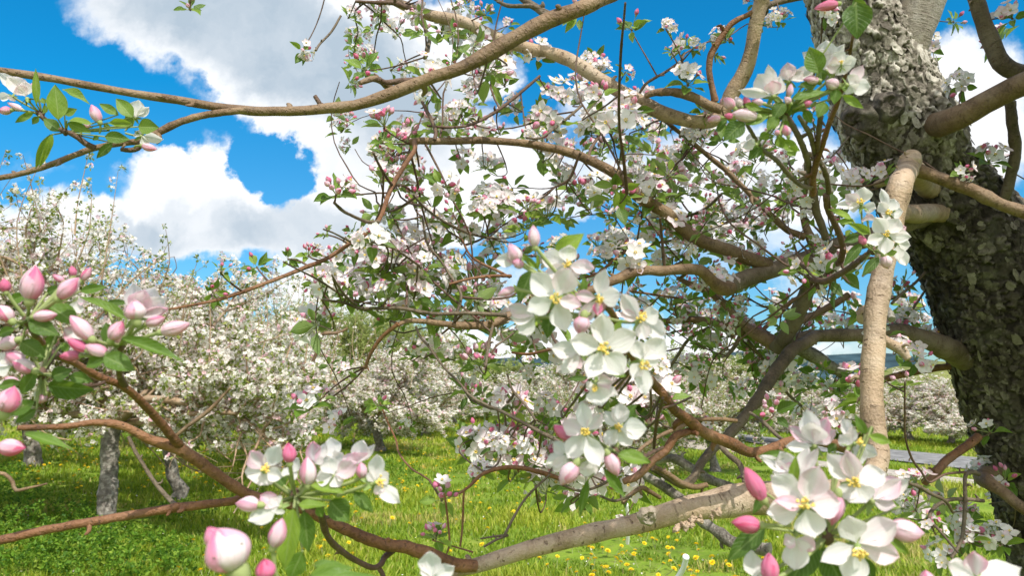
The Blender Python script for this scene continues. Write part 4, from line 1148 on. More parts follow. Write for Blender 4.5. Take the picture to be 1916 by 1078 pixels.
def hero_left_buds():
    h = Hero(0, 490, 2.765, 0.44, 145, 300, 'cluster of pink buds at the left edge, above the bud cluster near the grass')
    L = h.leaf
    L(255, 225, 415, 335, 120, 0.38, 0.01, n=(-0.2, 0.8, 1)); L(150, 310, 305, 380, 100, 0.15, 0.0); L(110, 415, 235, 495, 105, 0.22, 0.02)
    L(245, 160, 330, 130, 60, 0.2, 0.03); L(75, 345, -20, 385, 58, 0.3, 0.0); L(60, 200, 140, 170, 70, 0.5, 0.04); L(420, 150, 550, 128, 60, 0.45, 0.03)
    h.bud(155, 188, 180, 22, 118, 0.55, 0.75); h.bud(312, 182, 412, 78, 92, 0.50, 0.6); h.bud(32, 152, 18, 82, 58, 1.0, 0.2, 0.01)
    h.bud(55, 300, -15, 222, 80, 0.62, 0.6, -0.01); h.bud(182, 285, 296, 272, 68, 0.72, 0.8); h.bud(382, 72, 368, 18, 42, 0.85, 0.3, 0.03); h.bud(428, 92, 470, 30, 50, 0.75, 0.4, 0.03)
    h.bud(330, 100, 270, 68, 40, 0.8, 0.3, 0.03); h.fl(395, 200, [(380, 260, 55, 0.03), (415, 270, 50, 0.05), (440, 210, 45, 0.3)], 0.03, st=False)
    h.done([(60, 612, 0.47), (66, 626, 0.50)], 0.0026)
    g = Hero(0, 490, 2.765, 0.43, 620, 430, 'pink buds round one half open white blossom, left of the long thin branch')
    L = g.leaf
    L(655, 295, 398, 168, 72, 0.55, 0.02, fold=0.5, n=(0.1, 0.7, 0.8)); L(550, 215, 665, 210, 45, 0.15, 0.03); L(635, 400, 960, 512, 80, 0.40, -0.01, fold=0.6, curl=0.18, n=(-0.2, 0.7, 0.9))
    L(540, 490, 695, 565, 118, 0.32, -0.005, n=(-0.3, 0.6, 1)); L(560, 420, 548, 312, 70, 0.12, 0.01); L(540, 495, 440, 545, 70, 0.35, 0.0)
    g.bud(467, 392, 365, 283, 88, 0.52, 0.45); g.bud(578, 398, 632, 308, 80, 0.60, 0.35, -0.005); g.bud(445, 455, 345, 398, 64, 0.95, 0.3, 0.0, an=(560, 470)); g.bud(548, 476, 432, 432, 70, 0.58, 0.6, 0.0, an=(600, 460))
    g.bud(412, 486, 308, 486, 58, 0.85, 0.25, 0.004, an=(580, 485)); g.bud(842, 362, 982, 320, 82, 0.45, 0.35, -0.006); g.bud(762, 322, 857, 288, 62, 0.60, 0.5, 0.004)
    g.fl(705, 290, [(688, 105, 92, 0.05), (800, 128, 135, 0.05), (855, 190, 95, 0.06), (868, 245, 62, 0.35), (740, 150, 110, 0.3, 0.6)], 0.006, st=False)
    g.bud(705, 295, 690, 198, 112, 0.45, 0.75, -0.004); g.fl(440, 405, [(325, 345, 85, 0.4), (385, 345, 80, 0.05)], 0.02, st=False)
    g.done([(222, 665, 0.5), (223, 703, 0.62)], 0.0026)
    k = Hero(0, 490, 2.765, 0.46, 215, 580, 'cluster of pink buds by dark leaves at the left edge, lowest but one')
    L = k.leaf
    L(250, 640, 485, 665, 140, 0.06, 0.02, n=(0, -0.5, 1)); L(180, 725, 35, 795, 78, 0.40, 0.0); L(188, 765, 80, 835, 68, 0.12, 0.01); L(270, 595, 375, 560, 88, 0.10, 0.0); L(180, 575, 105, 690, 78, 0.25, 0.0)
    L(110, 625, -25, 650, 60, 0.35, 0.0); L(360, 590, 480, 620, 70, 0.22, 0.01); L(250, 430, 200, 520, 80, 0.2, 0.03); L(290, 380, 240, 440, 60, 0.4, 0.03); L(320, 420, 350, 470, 50, 0.6, 0.03)
    k.bud(172, 562, 65, 512, 82, 0.50, 0.8); k.bud(120, 520, 30, 470, 75, 0.55, 0.4, 0.01); k.fl(60, 545, [(-30, 470, 80, 0.05), (-20, 555, 80, 0.03), (55, 470, 60, 0.3)], 0.01, st=False)
    k.bud(85, 408, -10, 445, 82, 0.40, 0.6, 0.01); k.bud(90, 625, 20, 605, 50, 0.6, 0.4, 0.01)
    k.bud(30, 770, 75, 642, 122, 0.55, 0.75, -0.02, an=(120, 740)); k.bud(0, 960, 132, 962, 88, 0.66, 0.75, -0.03, an=(-20, 895)); L(130, 890, 388, 975, 66, 0.50, -0.02, n=(0, 0.8, 0.8), fold=0.4, ped=False)
    k.bud(230, 690, 205, 735, 50, 0.6, 0.3, 0.02); k.fl(215, 690, [(175, 680, 50, 0.05), (240, 690, 50, 0.05)], 0.02, st=False)
    k.done([(100, 664, 0.5), (105, 667, 0.52)], 0.0026)


def hero_low_left():
    h = Hero(370, 810, 4.024, 0.42, 735, 480, 'blossoms and pink buds low on the left, over the grass')
    L = h.leaf
    L(850, 400, 1110, 450, 100, 0.80, -0.002, n=(0, 0.9, 0.7)); L(760, 545, 975, 548, 92, 0.72, -0.004, n=(0, 0.8, 0.8)); L(1000, 515, 1140, 670, 190, 0.22, 0.01)
    L(1180, 450, 1320, 605, 115, 0.30, 0.01); L(722, 575, 650, 1045, 178, 0.80, -0.02, fold=0.35, n=(-0.2, 0.1, 1), curl=0.05); L(800, 595, 835, 905, 155, 0.18, 0.0)
    L(790, 900, 690, 1110, 170, 0.45, 0.0); L(650, 400, 600, 330, 90, 0.12, 0.03); L(900, 560, 940, 640, 80, 0.55, 0.02); L(900, 320, 850, 250, 70, 0.5, 0.02)
    h.fl(1020, 215, [(1000, 35, 135, 0.03, 0.2), (1095, 160, 110, 0.06), (945, 90, 80, 0.05), (930, 215, 100, 0.05)], 0.02, st=False)
    h.fl(1205, 245, [(1240, 55, 145, 0.04, 0.2), (1335, 90, 62, 0.05), (1090, 180, 120, 0.25), (1185, 150, 165, 0.42, 0.5)], 0.012, st=False)
    h.bud(1240, 335, 1228, 225, 95, 0.6, 0.5, 0.006)
    h.fl(1025, 325, [(1000, 190, 160, 0.03, 0.2), (885, 360, 118, 0.05), (1070, 410, 105, 0.08), (1195, 230, 125, 0.35, 0.4), (1110, 300, 100, 0.1)], 0.0, st=False)
    h.fl(880, 240, [(868, 68, 112, 0.45, 0.5), (968, 75, 84, 0.05), (940, 180, 70, 0.06)], 0.01, st=False)
    h.bud(832, 380, 828, 182, 138, 0.42, 0.75, 0.0)
    h.fl(690, 320, [(755, 190, 95, 0.04), (645, 270, 85, 0.04), (750, 330, 85, 0.04)], 0.015, st=False)
    h.fl(500, 292, [(395, 138, 135, 0.32, 0.5), (350, 292, 135, 0.05), (462, 400, 178, 0.12), (620, 100, 138, 0.03, 0.3), (640, 330, 110, 0.05)], -0.004, ax=(0.1, 0.35, 1))
    h.bud(692, 218, 684, 75, 112, 0.92, 0.3, -0.006)
    h.fl(1330, 380, [(1352, 165, 112, 0.05), (1438, 305, 105, 0.05), (1405, 440, 110, 0.25), (1522, 528, 115, 0.04), (1290, 290, 80, 0.06)], -0.004, ax=(0.7, 0.2, 0.7), an=(1050, 480))
    h.fl(615, 560, [(375, 665, 145, 0.04), (550, 490, 115, 0.10), (468, 468, 130, 0.4), (600, 620, 90, 0.05)], -0.006, st=False)
    h.bud(455, 545, 288, 530, 122, 0.48, 0.7, -0.008)
    h.bud(575, 850, 640, 645, 122, 0.55, 0.5, -0.06, an=(600, 1100)); h.bud(520, 1095, 500, 955, 132, 0.92, 0.2, -0.08, an=(560, 1150))
    h.bud(285, 1010, 145, 735, 270, 0.42, 0.75, -0.11, an=(400, 1120)); h.bud(150, 850, 75, 712, 120, 0.75, 0.3, -0.09, ped=False)
    h.done([(580, 945, 0.5), (598, 950, 0.7)], 0.0028)
    g = Hero(370, 810, 4.024, 0.36, 1000, 1200, 'green leaves and white petals at the bottom edge left of the lower limb')
    g.leaf(845, 1080, 1180, 1010, 130, 0.55, 0.0, n=(0, 0.9, 0.6)); g.leaf(850, 1090, 1410, 1085, 130, 0.50, -0.01, n=(0, 0.9, 0.6), curl=0.2); g.leaf(880, 1000, 1150, 1020, 110, 0.5, 0.01, n=(0, 0.9, 0.6))
    g.fl(1765, 1110, [(1745, 898, 175, 0.04, 0.3), (1935, 1010, 130, 0.04), (1690, 1000, 90, 0.1)], 0.03, st=False)
    g.done()


def hero_top_right():
    h = Hero(1310, 0, 3.594, 0.56, 570, 760, 'white blossoms and pink buds in front of the upper trunk')
    L = h.leaf
    L(800, 490, 735, 312, 150, 0.45, -0.004, fold=0.2); L(1050, 15, 1058, 258, 210, 0.18, 0.0, n=(0.1, 0.2, 1), curl=0.2); L(1030, 0, 1120, 90, 90, 0.2, 0.01, ped=False); L(620, 665, 870, 605, 78, 0.55, 0.0, n=(0, 0.6, 0.8))
    L(290, 820, 160, 945, 138, 0.15, 0.0); L(300, 832, 470, 770, 80, 0.55, 0.0); L(840, 690, 790, 790, 95, 0.55, 0.0); L(960, 640, 1100, 728, 64, 0.88, 0.0); L(560, 690, 490, 800, 100, 0.25, 0.0)
    L(520, 790, 450, 875, 90, 0.60, 0.0); L(640, 690, 600, 780, 90, 0.2, 0.01); L(410, 990, 325, 1072, 95, 0.15, 0.02); L(540, 950, 675, 1015, 85, 0.82, 0.01); L(400, 930, 470, 900, 70, 0.75, 0.01)
    L(520, 920, 560, 1000, 80, 0.85, 0.01); L(600, 990, 640, 1050, 80, 0.8, 0.01); L(760, 580, 670, 560, 60, 0.2, 0.0); L(820, 530, 810, 460, 70, 0.15, 0.01); L(920, 600, 900, 700, 80, 0.5, 0.0); L(700, 740, 750, 830, 70, 0.4, 0.01)
    L(180, 800, 100, 890, 50, 0.3, 0.01); L(550, 820, 600, 860, 60, 0.6, 0.01); L(950, 560, 1030, 630, 60, 0.6, 0.01); L(300, 700, 420, 740, 60, 0.6, -0.004)
    h.fl(490, 645, [(262, 612, 75, 0.05), (385, 495, 135, 0.05), (458, 425, 85, 0.06), (545, 510, 118, 0.05), (487, 540, 100, 0.4, 0.6)], 0.0, st=False)
    h.fl(595, 545, [(588, 415, 95, 0.3), (555, 460, 80, 0.2), (700, 480, 80, 0.1), (772, 455, 95, 0.04), (650, 480, 95, 0.05)], 0.01, st=False)
    h.fl(850, 475, [(845, 262, 145, 0.03), (975, 285, 66, 0.04), (690, 345, 95, 0.05), (800, 320, 110, 0.04), (900, 350, 110, 0.04)], 0.012, st=False)
    h.fl(950, 440, [(895, 355, 125, 0.05), (1000, 365, 85, 0.03), (1058, 398, 86, 0.04), (970, 500, 100, 0.05), (858, 440, 105, 0.25)], -0.004, ax=(0, 0.7, 0.7))
    h.fl(1000, 570, [(1100, 430, 75, 0.28), (1148, 585, 118, 0.05), (1040, 620, 90, 0.06), (1060, 500, 85, 0.06)], -0.002, st=False, ax=(0.8, 0, 0.4))
    for q in ((790, 540, 690, 535, 66, 0.4, 0.7), (225, 722, 158, 655, 78, 0.42, 0.6), (275, 712, 238, 652, 62, 0.15, 0.6), (322, 708, 298, 650, 58, 0.9, 0.3), (420, 695, 345, 675, 52, 0.42, 0.5), (217, 782, 163, 775, 46, 0.9, 0.2),
              (375, 785, 212, 765, 98, 0.32, 0.5), (132, 792, 48, 812, 58, 0.42, 0.5), (600, 645, 612, 560, 48, 0.45, 0.4), (605, 690, 570, 650, 50, 0.3, 0.5), (700, 702, 752, 682, 50, 0.85, 0.3), (925, 575, 845, 545, 84, 0.3, 0.7),
              (590, 910, 568, 838, 62, 0.62, 0.3), (530, 900, 500, 880, 40, 0.6, 0.3)):
        h.bud(*q)
    h.bud(920, 25, 770, 55, 75, 0.85, 0.6, 0.0, ped=False); h.fl(375, 972, [(283, 988, 66, 0.12), (320, 950, 60, 0.1)], 0.01, st=False)
    h.done([(1475, 222, 0.62), (1493, 252, 0.78)], 0.003)
    g = Hero(1540, 330, 5.675, 0.82, 530, 790, 'white blossom cluster in front of the smooth upright limb')
    L = g.leaf
    L(310, 455, 60, 345, 100, 0.88, 0.0, n=(0, 0.8, 0.8)); L(320, 480, 140, 480, 80, 0.8, 0.0); L(485, 605, 268, 495, 118, 0.70, -0.004, fold=0.6); L(390, 625, 222, 702, 118, 0.12, 0.01); L(405, 720, 215, 955, 120, 0.15, 0.0)
    L(590, 865, 415, 1055, 115, 0.10, -0.004); L(655, 835, 790, 795, 84, 0.75, 0.0); L(280, 570, 240, 640, 60, 0.85, 0.01); L(370, 1000, 350, 1060, 50, 0.4, 0.02)
    g.fl(405, 310, [(135, 295, 95, 0.04), (235, 195, 125, 0.25), (440, 108, 165, 0.03), (570, 345, 118, 0.04), (270, 335, 105, 0.04)], 0.01, ax=(0, 0.6, 0.8), an=(420, 500))
    g.fl(695, 390, [(620, 125, 95, 0.03), (755, 230, 155, 0.03), (858, 370, 125, 0.03), (590, 280, 125, 0.04), (640, 440, 120, 0.05)], 0.01)
    g.fl(675, 622, [(555, 435, 175, 0.04), (810, 445, 175, 0.04), (942, 645, 138, 0.03), (472, 702, 135, 0.03), (650, 828, 155, 0.04), (895, 530, 95, 0.35, -0.2)], -0.006)
    g.fl(790, 720, [(932, 735, 115, 0.03), (890, 955, 125, 0.03), (800, 900, 110, 0.04)], 0.004, st=False)
    g.fl(470, 470, [(440, 430, 90, 0.3), (520, 400, 110, 0.3)], 0.012, st=False)
    g.bud(445, 722, 385, 628, 84, 0.85, 0.35); g.bud(650, 850, 695, 985, 138, 0.28, 0.8)
    g.done([(1628, 470, 0.85)], 0.003)


def hero_top_left():
    h = Hero(0, 120, 5.134, 0.78, 400, 470, 'opening white blossoms and young leaves at the upper left edge')
    L = h.leaf
    L(350, 385, 343, 35, 82, 0.72, 0.0, fold=0.5); L(320, 465, 138, 562, 76, 0.55, 0.0); L(370, 502, 308, 578, 66, 0.25, 0.0); L(430, 380, 400, 320, 60, 0.6, 0.01); L(430, 470, 440, 390, 50, 0.6, 0.0)
    h.fl(250, 315, [(-20, 70, 110, 0.05), (60, 110, 135, 0.05), (115, 110, 155, 0.06), (243, 160, 120, 0.08), (170, 200, 120, 0.2, 0.5)], 0.0, st=False, ax=(-0.5, 0.7, 0.2))
    h.fl(120, 310, [(-20, 315, 80, 0.05), (100, 350, 70, 0.2)], 0.01, st=False); h.bud(105, 440, -15, 455, 86, 0.6, 0.6); h.bud(215, 440, 65, 365, 64, 0.35, 0.6); h.bud(345, 250, 300, 180, 60, 0.5, 0.3, 0.01)
    h.done([(70, 211, 0.79), (100, 235, 0.785), (125, 247, 0.78)], 0.0026)
    g = Hero(0, 120, 5.134, 0.77, 630, 655, 'bright young leaves with one pink tipped bud under the upper left limb')
    L = g.leaf
    L(560, 530, 528, 190, 195, 0.66, -0.01, fold=0.25, n=(0.1, 0, 1)); L(600, 245, 862, 372, 120, 0.62, 0.01, fold=0.5, n=(0, 0.8, 0.7), ped=False); L(640, 545, 890, 565, 115, 0.78, -0.006, n=(0, 0.9, 0.6)); L(655, 565, 875, 662, 108, 0.62, -0.004)
    L(1135, 485, 950, 375, 95, 0.62, 0.0); L(1275, 510, 1112, 325, 150, 0.60, 0.0); L(1270, 578, 1025, 560, 95, 0.72, -0.004, fold=0.7); L(1275, 592, 1210, 475, 92, 0.62, 0.004)
    L(1330, 600, 1525, 605, 170, 0.62, -0.006); L(1010, 695, 1245, 722, 128, 0.40, -0.004); L(1080, 755, 925, 905, 92, 0.15, 0.01); L(480, 680, 340, 1005, 112, 0.62, -0.004, fold=0.8); L(500, 675, 375, 1005, 84, 0.95, -0.008, fold=0.3, n=(0.8, 0, 0.6))
    L(575, 645, 415, 515, 125, 0.30, 0.01); L(950, 690, 890, 730, 50, 0.4, 0.0); L(620, 480, 740, 430, 90, 0.7, 0.01); L(1050, 640, 1000, 560, 60, 0.5, 0.01)
    g.bud(952, 545, 876, 392, 108, 0.42, 0.75, 0.0, an=(955, 660)); g.bud(870, 600, 800, 570, 50, 0.5, 0.4, 0.01)
    g.fl(1300, 515, [(1335, 340, 135, 0.03), (1435, 412, 86, 0.03), (1270, 400, 90, 0.05)], 0.01, st=False, an=(1200, 640)); g.fl(1355, 690, [(1565, 725, 105, 0.04), (1420, 800, 90, 0.05), (1300, 640, 90, 0.04)], 0.02, st=False, an=(1200, 660))
    g.bud(1370, 785, 1512, 822, 84, 0.45, 0.7, 0.01, an=(1290, 800))
    g.done([(127, 247, 0.78), (147, 258, 0.785)], 0.0022)


hero_centre(); hero_right_low(); hero_left_buds(); hero_low_left(); hero_top_right(); hero_top_left()
# ------------------------------------------------------------------ blossom clusters farther in on the near tree
LP = np.array(LPTS)
PCAM = Vector(CAM)


def unit_items(kind, seed, hi=True):
    """list of (name, Buf) about the origin, axis +Z, true size; the spur sits at the origin"""
    r = np.random.default_rng(seed); items = []
    nf, nb, nl = {'open': (6, 2, 5), 'mixed': (4, 4, 5), 'buds': (1, 7, 6), 'leafy': (0, 2, 7), 'pair': (2, 2, 4)}[kind]
    Z = np.array([0, 0, 1.0])
    for k in range(nf):
        th = 2.4 * k + r.uniform(-.4, .4); sp = 0.15 + 0.85 * math.sqrt((k + 0.4) / max(nf, 1))
        d = nrm(Z + sp * 1.15 * np.array([math.cos(th), math.sin(th), 0]))
        c = d * r.uniform(0.030, 0.044); ax = nrm(d + r.normal(0, 0.22, 3)); b = Buf()
        flower_ring(b, c, ax, r.uniform(0.018, 0.0225), r, r.uniform(0.72, 1.0), r.uniform(0.01, 0.20), hi)
        stalk(b, c - ax * 0.003, c * 0.5 - ax * 0.004, np.zeros(3), 0.0009, 0.0008, STK, 5 if hi else 3, 5 if hi else 3)
        items.append(('blossom', b))
    for k in range(nb):
        th = 2.4 * k + 1.1 + r.uniform(-.4, .4); sp = r.uniform(0.3, 1.3)
        d = nrm(Z + sp * np.array([math.cos(th), math.sin(th), 0])); b = Buf()
        c = d * r.uniform(0.024, 0.036); w = r.uniform(0.0085, 0.0125)
        bud(b, c, c + nrm(d + r.normal(0, .2, 3)) * w * r.uniform(1.2, 1.5), w, r.uniform(0.4, 0.95), r, hi, r.uniform(0.3, 0.7))
        stalk(b, c, c * 0.5, np.zeros(3), 0.0009, 0.0008, STK, 5 if hi else 3, 4 if hi else 3)
        items.append(('bud', b))
    for k in range(nl):
        th = 2.4 * k + 0.5 + r.uniform(-.4, .4); up = r.uniform(-0.5, 0.55)
        d = nrm(np.array([math.cos(th), math.sin(th), up])); b = Buf(); s = d * r.uniform(0.006, 0.015)
        Ln = r.uniform(0.026, 0.046)
        n = nrm(Z * 1.0 + r.normal(0, .35, 3) - d * 0.3)
        leaf(b, s, s + d * Ln, Ln * r.uniform(0.5, 0.66), n, float(np.clip(r.normal(0.52, 0.25), 0.02, 1)), r.uniform(0.15, 0.6), r.uniform(-0.05, 0.28), hi, int(r.integers(1e6)), 0.03)
        if hi: stalk(b, s, s * 0.5, np.zeros(3), 0.0007, 0.0007, STK, 5, 3)
        items.append(('leaf', b))
    return items


KINDS = ('open', 'mixed', 'buds', 'leafy', 'pair')
HI = {k: [[(n, b.mesh(n, FM)) for n, b in unit_items(k, 100 * i + q)] for q in range(3)] for i, k in enumerate(KINDS)}


def packed(kind, seed):
    b = Buf()
    for n, x in unit_items(kind, seed, False):
        off = b.n
        b.v += x.v; b.c += x.c; b.u += x.u; b.q += [f + off for f in x.q]; b.t += [f + off for f in x.t]; b.mq += x.mq; b.mt += x.mt; b.n += x.n
    V = np.concatenate(b.v); C = np.concatenate(b.c); U = np.concatenate(b.u)
    Q = np.concatenate(b.q); MQ = np.concatenate(b.mq)
    return V, C, U, Q, MQ


LO = {k: [packed(k, 900 + 50 * i + q) for q in range(5)] for i, k in enumerate(KINDS)}


def rot_to(axis, spin):
    axis = nrm(axis)
    a = nrm(np.cross(axis, [0.31, 0.53, 0.79])); b = np.cross(axis, a)
    a2 = math.cos(spin) * a + math.sin(spin) * b
    return np.column_stack([a2, np.cross(axis, a2), axis])


def hang(px, py, r, spread=(0.0, 0.3), prefer=None):
    """nearest traced wood in the picture: (depth, point on that wood, distance in photo pixels)"""
    dd = (LP[:, 0] - px) ** 2 + (LP[:, 1] - py) ** 2
    if prefer: dd = dd + ((LP[:, 2] - prefer) * 170) ** 2
    i = int(np.argmin(dd))
    j = max(0, min(len(LP) - 1, i))
    return LP[j, 2] + r.uniform(*spread), LP[j, 4:7], math.sqrt((LP[j, 0] - px) ** 2 + (LP[j, 1] - py) ** 2)


def spur(buf, a, root, r, w=0.0013, mat=TWG, dist=0):
    mid = (a + root) / 2 + r.normal(0, 0.10, 3) * np.linalg.norm(a - root) + np.array([0, 0, -0.05 * np.linalg.norm(a - root)])
    Q = bez(root, mid, a, 7)
    tube(buf, np.column_stack([Q, np.linspace(w * 1.5, w, 7)]), 7, mat, step=0.012, rough=0.12, wig=0.003)


MID = '''360,3,62,leafy 574,96,58,mixed 662,22,56,mixed 835,48,66,open 1005,92,74,open 690,118,84,leafy 748,132,60,pair 715,212,92,buds 713,252,60,leafy 905,15,52,buds 947,38,44,pair
880,160,62,open 850,205,74,open 895,140,58,mixed 940,148,60,mixed 930,240,48,buds 990,250,42,open 1175,38,76,leafy 1254,46,46,open 1304,82,46,open 1290,135,88,open 1256,86,40,leafy 1449,28,42,open
1366,62,60,leafy 1350,95,56,leafy 1112,115,62,open 1040,165,84,open 1166,196,92,open 1180,130,46,pair 1118,218,74,open 635,345,92,buds 650,350,70,mixed 692,440,86,open 670,455,70,open 838,350,84,mixed
924,368,94,open 905,385,70,open 772,362,70,buds 846,385,60,leafy 990,375,74,buds 1115,345,84,open 1218,348,92,open 1258,318,82,mixed 1360,398,62,open 480,492,64,leafy 426,500,62,pair 582,465,62,buds
545,478,50,leafy 602,430,46,leafy 612,525,66,mixed 402,552,60,leafy 732,395,62,leafy 780,492,86,mixed 850,492,62,open 775,535,92,mixed 880,545,60,leafy 712,542,84,mixed 740,468,42,buds 1130,470,74,open
1160,450,64,open 1215,430,64,open 1232,482,62,mixed 1290,440,60,open 1330,452,72,mixed 708,748,60,leafy 566,745,94,mixed 600,735,60,mixed 640,690,50,pair 905,668,64,buds 992,670,44,open 930,828,64,open
990,838,62,open 895,876,60,open 832,918,92,buds 812,990,76,buds 1490,630,52,pair 1790,156,70,open 1730,112,60,pair 1880,22,72,mixed 1800,35,56,leafy 1852,282,84,mixed 1602,328,70,open 1700,590,62,open
1690,622,62,buds 1510,712,62,open 1702,940,74,open 1752,985,70,mixed 1805,1000,66,open 1862,1000,84,open 1838,795,70,pair 1165,975,40,open 640,530,60,leafy 1150,395,58,buds'''.split()

mrng = np.random.default_rng(21)
for i, t in enumerate(MID):
    px, py, size, kind = t.split(','); px, py, size = float(px), float(py), float(size)
    want = 135 / size
    d, root, dist = hang(px, py, mrng, (-0.06, 0.06), prefer=want)
    if dist > 230: d = want
    c = P(px, py, d)
    sc = size * d / F / 0.098
    axis = nrm(np.array([0.0, 0, 0.75]) + 0.65 * nrm(CAM - c) + mrng.normal(0, 0.42, 3))
    if kind == 'buds': axis = nrm(np.array([0, 0, 1.0]) + mrng.normal(0, .3, 3) + 0.3 * nrm(CAM - c))
    R = rot_to(axis, mrng.uniform(0, 6.28))
    base = c - axis * 0.026 * sc
    b = Buf(); 
    if dist > 130 and py < 160: root = P(px + mrng.uniform(-60, 60), py - 170, d)
    spur(b, base, root, mrng, 0.0012 * max(1.0, sc))
    blob(b, base, 0.0028 * sc, axis, 1.6, TWG, 6, 8)
    o = b.build('blossom_cluster', FM, TREE, origin=base)
    Mx = Matrix(R.tolist()).to_4x4()
    for n, me in HI[kind][i % 3]:
        q = bpy.data.objects.new(n, me); COL.objects.link(q); q.parent = o
        q.matrix_local = Mx @ Matrix.Scale(sc, 4)

# the rest of the blossom, too much to count: one mass through the crown
FILL = [(860, 180, 130, 90, 16), (1000, 170, 130, 80, 14), (1130, 215, 130, 80, 12), (980, 330, 140, 60, 12), (900, 410, 130, 60, 18), (1060, 400, 110, 60, 20), (1200, 300, 90, 70, 10), (1330, 340, 110, 80, 22),
        (1300, 420, 130, 50, 24), (1200, 450, 90, 50, 18), (1120, 480, 70, 40, 12), (780, 500, 110, 50, 28), (880, 530, 80, 40, 18), (690, 540, 90, 40, 18), (640, 590, 60, 30, 8), (830, 600, 110, 30, 14), (1250, 640, 150, 60, 28), (1150, 720, 120, 60, 34), (1080, 640, 90, 60, 16), (1420, 600, 110, 60, 18), (1290, 560, 110, 40, 16),
        (1450, 560, 130, 60, 20), (1610, 610, 110, 70, 22), (1710, 610, 70, 80, 18), (1360, 680, 150, 50, 30), (1080, 790, 160, 80, 44), (940, 850, 80, 50, 16), (1100, 900, 110, 50, 22), (1520, 740, 110, 50, 26),
        (1800, 960, 100, 100, 44), (1850, 290, 50, 110, 6), (1750, 130, 40, 60, 5), (1880, 40, 40, 40, 4), (1550, 330, 40, 60, 5), (1690, 560, 70, 60, 10), (1440, 400, 60, 60, 8), (900, 60, 120, 40, 10), (730, 60, 50, 60, 4),
        (1270, 250, 100, 60, 18), (1500, 690, 100, 40, 24), (1560, 540, 80, 60, 14), (1650, 740, 80, 40, 4), (870, 650, 60, 50, 6), (950, 640, 60, 40, 6), (1400, 470, 70, 40, 8), (1580, 760, 60, 30, 6), (1210, 190, 60, 60, 8), (1060, 270, 90, 50, 16)]
sp = Buf(); tw = Buf()


def put(buf, kind, q, c, R, sc):
    V, Cc, U, Q, MQ = LO[kind][q]
    buf.add(c + sc * (V @ R.T), Q, MQ, Cc, U)


for (cx, cy, rx, ry, n) in FILL:
    for k in range(int(n * 0.42)):
        a, s = mrng.uniform(0, 6.28), math.sqrt(mrng.uniform(0, 1))
        px, py = cx + rx * s * math.cos(a), cy + ry * s * math.sin(a)
        d, root, dist = hang(px, py, mrng, (0.02, 0.55))
        if dist > 125: continue
        d = max(d, 1.35)
        c = P(px, py, d)
        axis = nrm(np.array([0, 0, 0.9]) + 0.5 * nrm(CAM - c) + mrng.normal(0, 0.5, 3)); R = rot_to(axis, mrng.uniform(0, 6.28))
        kind = mrng.choice(['open', 'open', 'open', 'mixed', 'mixed', 'buds', 'leafy'])
        put(sp, kind, int(mrng.integers(5)), c, R, mrng.uniform(0.85, 1.2))
        spur(tw, c, root, mrng, 0.0011, 0)
# thin twigs that wander through the crown, strung with small clusters and young leaves
src = np.where((LP[:, 2] > 1.2) & (LP[:, 0] > 600) & (LP[:, 0] < 1900) & (LP[:, 1] > -20) & (LP[:, 1] < 800) & (LP[:, 3] < 0.022))[0]
holes = ((1010, 60, 90, 70), (1450, 140, 70, 90), (520, 300, 110, 120), (1560, 120, 40, 60))
for k in range(150):
    i = src[int(mrng.integers(len(src)))]; p = LP[i, 4:7].copy()
    dr = nrm(mrng.normal(0, 1, 3) * [1.0, 0.7, 0.9] + np.array([-0.10, 0.75, 0.0])); L = mrng.uniform(0.22, 0.75); n = max(5, int(L / 0.06)); path = [p]; ok = True
    for s in range(n):
        dr = nrm(dr + mrng.normal(0, 0.22, 3) + np.array([0, 0, 0.03])); path.append(path[-1] + dr * L / n)
    qx, qy, qd = proj(path[-1])
    if qd < max(1.5, LP[i, 2] + 0.10) or (qx > 1570 and qd < 2.25) or qx < 590 or qx > 1930 or qy > 830 or any(abs(qx - hx) < hw_ and abs(qy - hy) < hh_ for hx, hy, hw_, hh_ in holes): continue
    path = np.array(path)
    tube(tw, np.column_stack([path, np.linspace(0.0024, 0.0009, n + 1)]), 6, 0, step=0.03, rough=0.12, cap=False)
    for s in range(1, n + 1):
        if mrng.uniform() < (0.5 if s < n else 1.0):
            q = path[s] + mrng.normal(0, 0.008, 3); ax = nrm(np.array([0, 0, 0.7]) + mrng.normal(0, 0.6, 3) + 0.3 * nrm(CAM - q))
            put(sp, mrng.choice(['open', 'mixed', 'buds', 'leafy', 'leafy', 'pair']), int(mrng.integers(5)), q + ax * 0.012, rot_to(ax, mrng.uniform(0, 6.28)), mrng.uniform(0.5, 0.85))
# unseen sprays of this tree, added sunward to shade the lower trunk
SD = np.array(SDIR)
for k in range(620):
    py = mrng.uniform(330, 1180); t0 = P(1730 + (py - 330) * 0.36 + mrng.uniform(-110, 130), py, 1.85)
    c = t0 + SD * mrng.uniform(0.45, 1.7) + mrng.normal(0, 0.09, 3)
    qx, qy, qd = proj(c)
    if qd > 0.05 and qx < 2000: continue
    R = rot_to(np.array([0, 0, 1.0]) + mrng.normal(0, .5, 3), mrng.uniform(0, 6.28))
    put(sp, mrng.choice(['open', 'mixed', 'leafy']), int(mrng.integers(5)), c, R, mrng.uniform(1.0, 1.5))
low = (LP[:, 2] < 1.05) & (((LP[:, 0] > 880) & (LP[:, 0] < 1190) & (LP[:, 1] > 950)) | ((LP[:, 0] > 600) & (LP[:, 0] < 720) & (LP[:, 1] > 960)))
mid = (LP[:, 2] > 1.4) & (LP[:, 0] > 1240) & (LP[:, 0] < 1570) & (LP[:, 1] > 440) & (LP[:, 1] < 860) & (LP[:, 3] > 0.012)
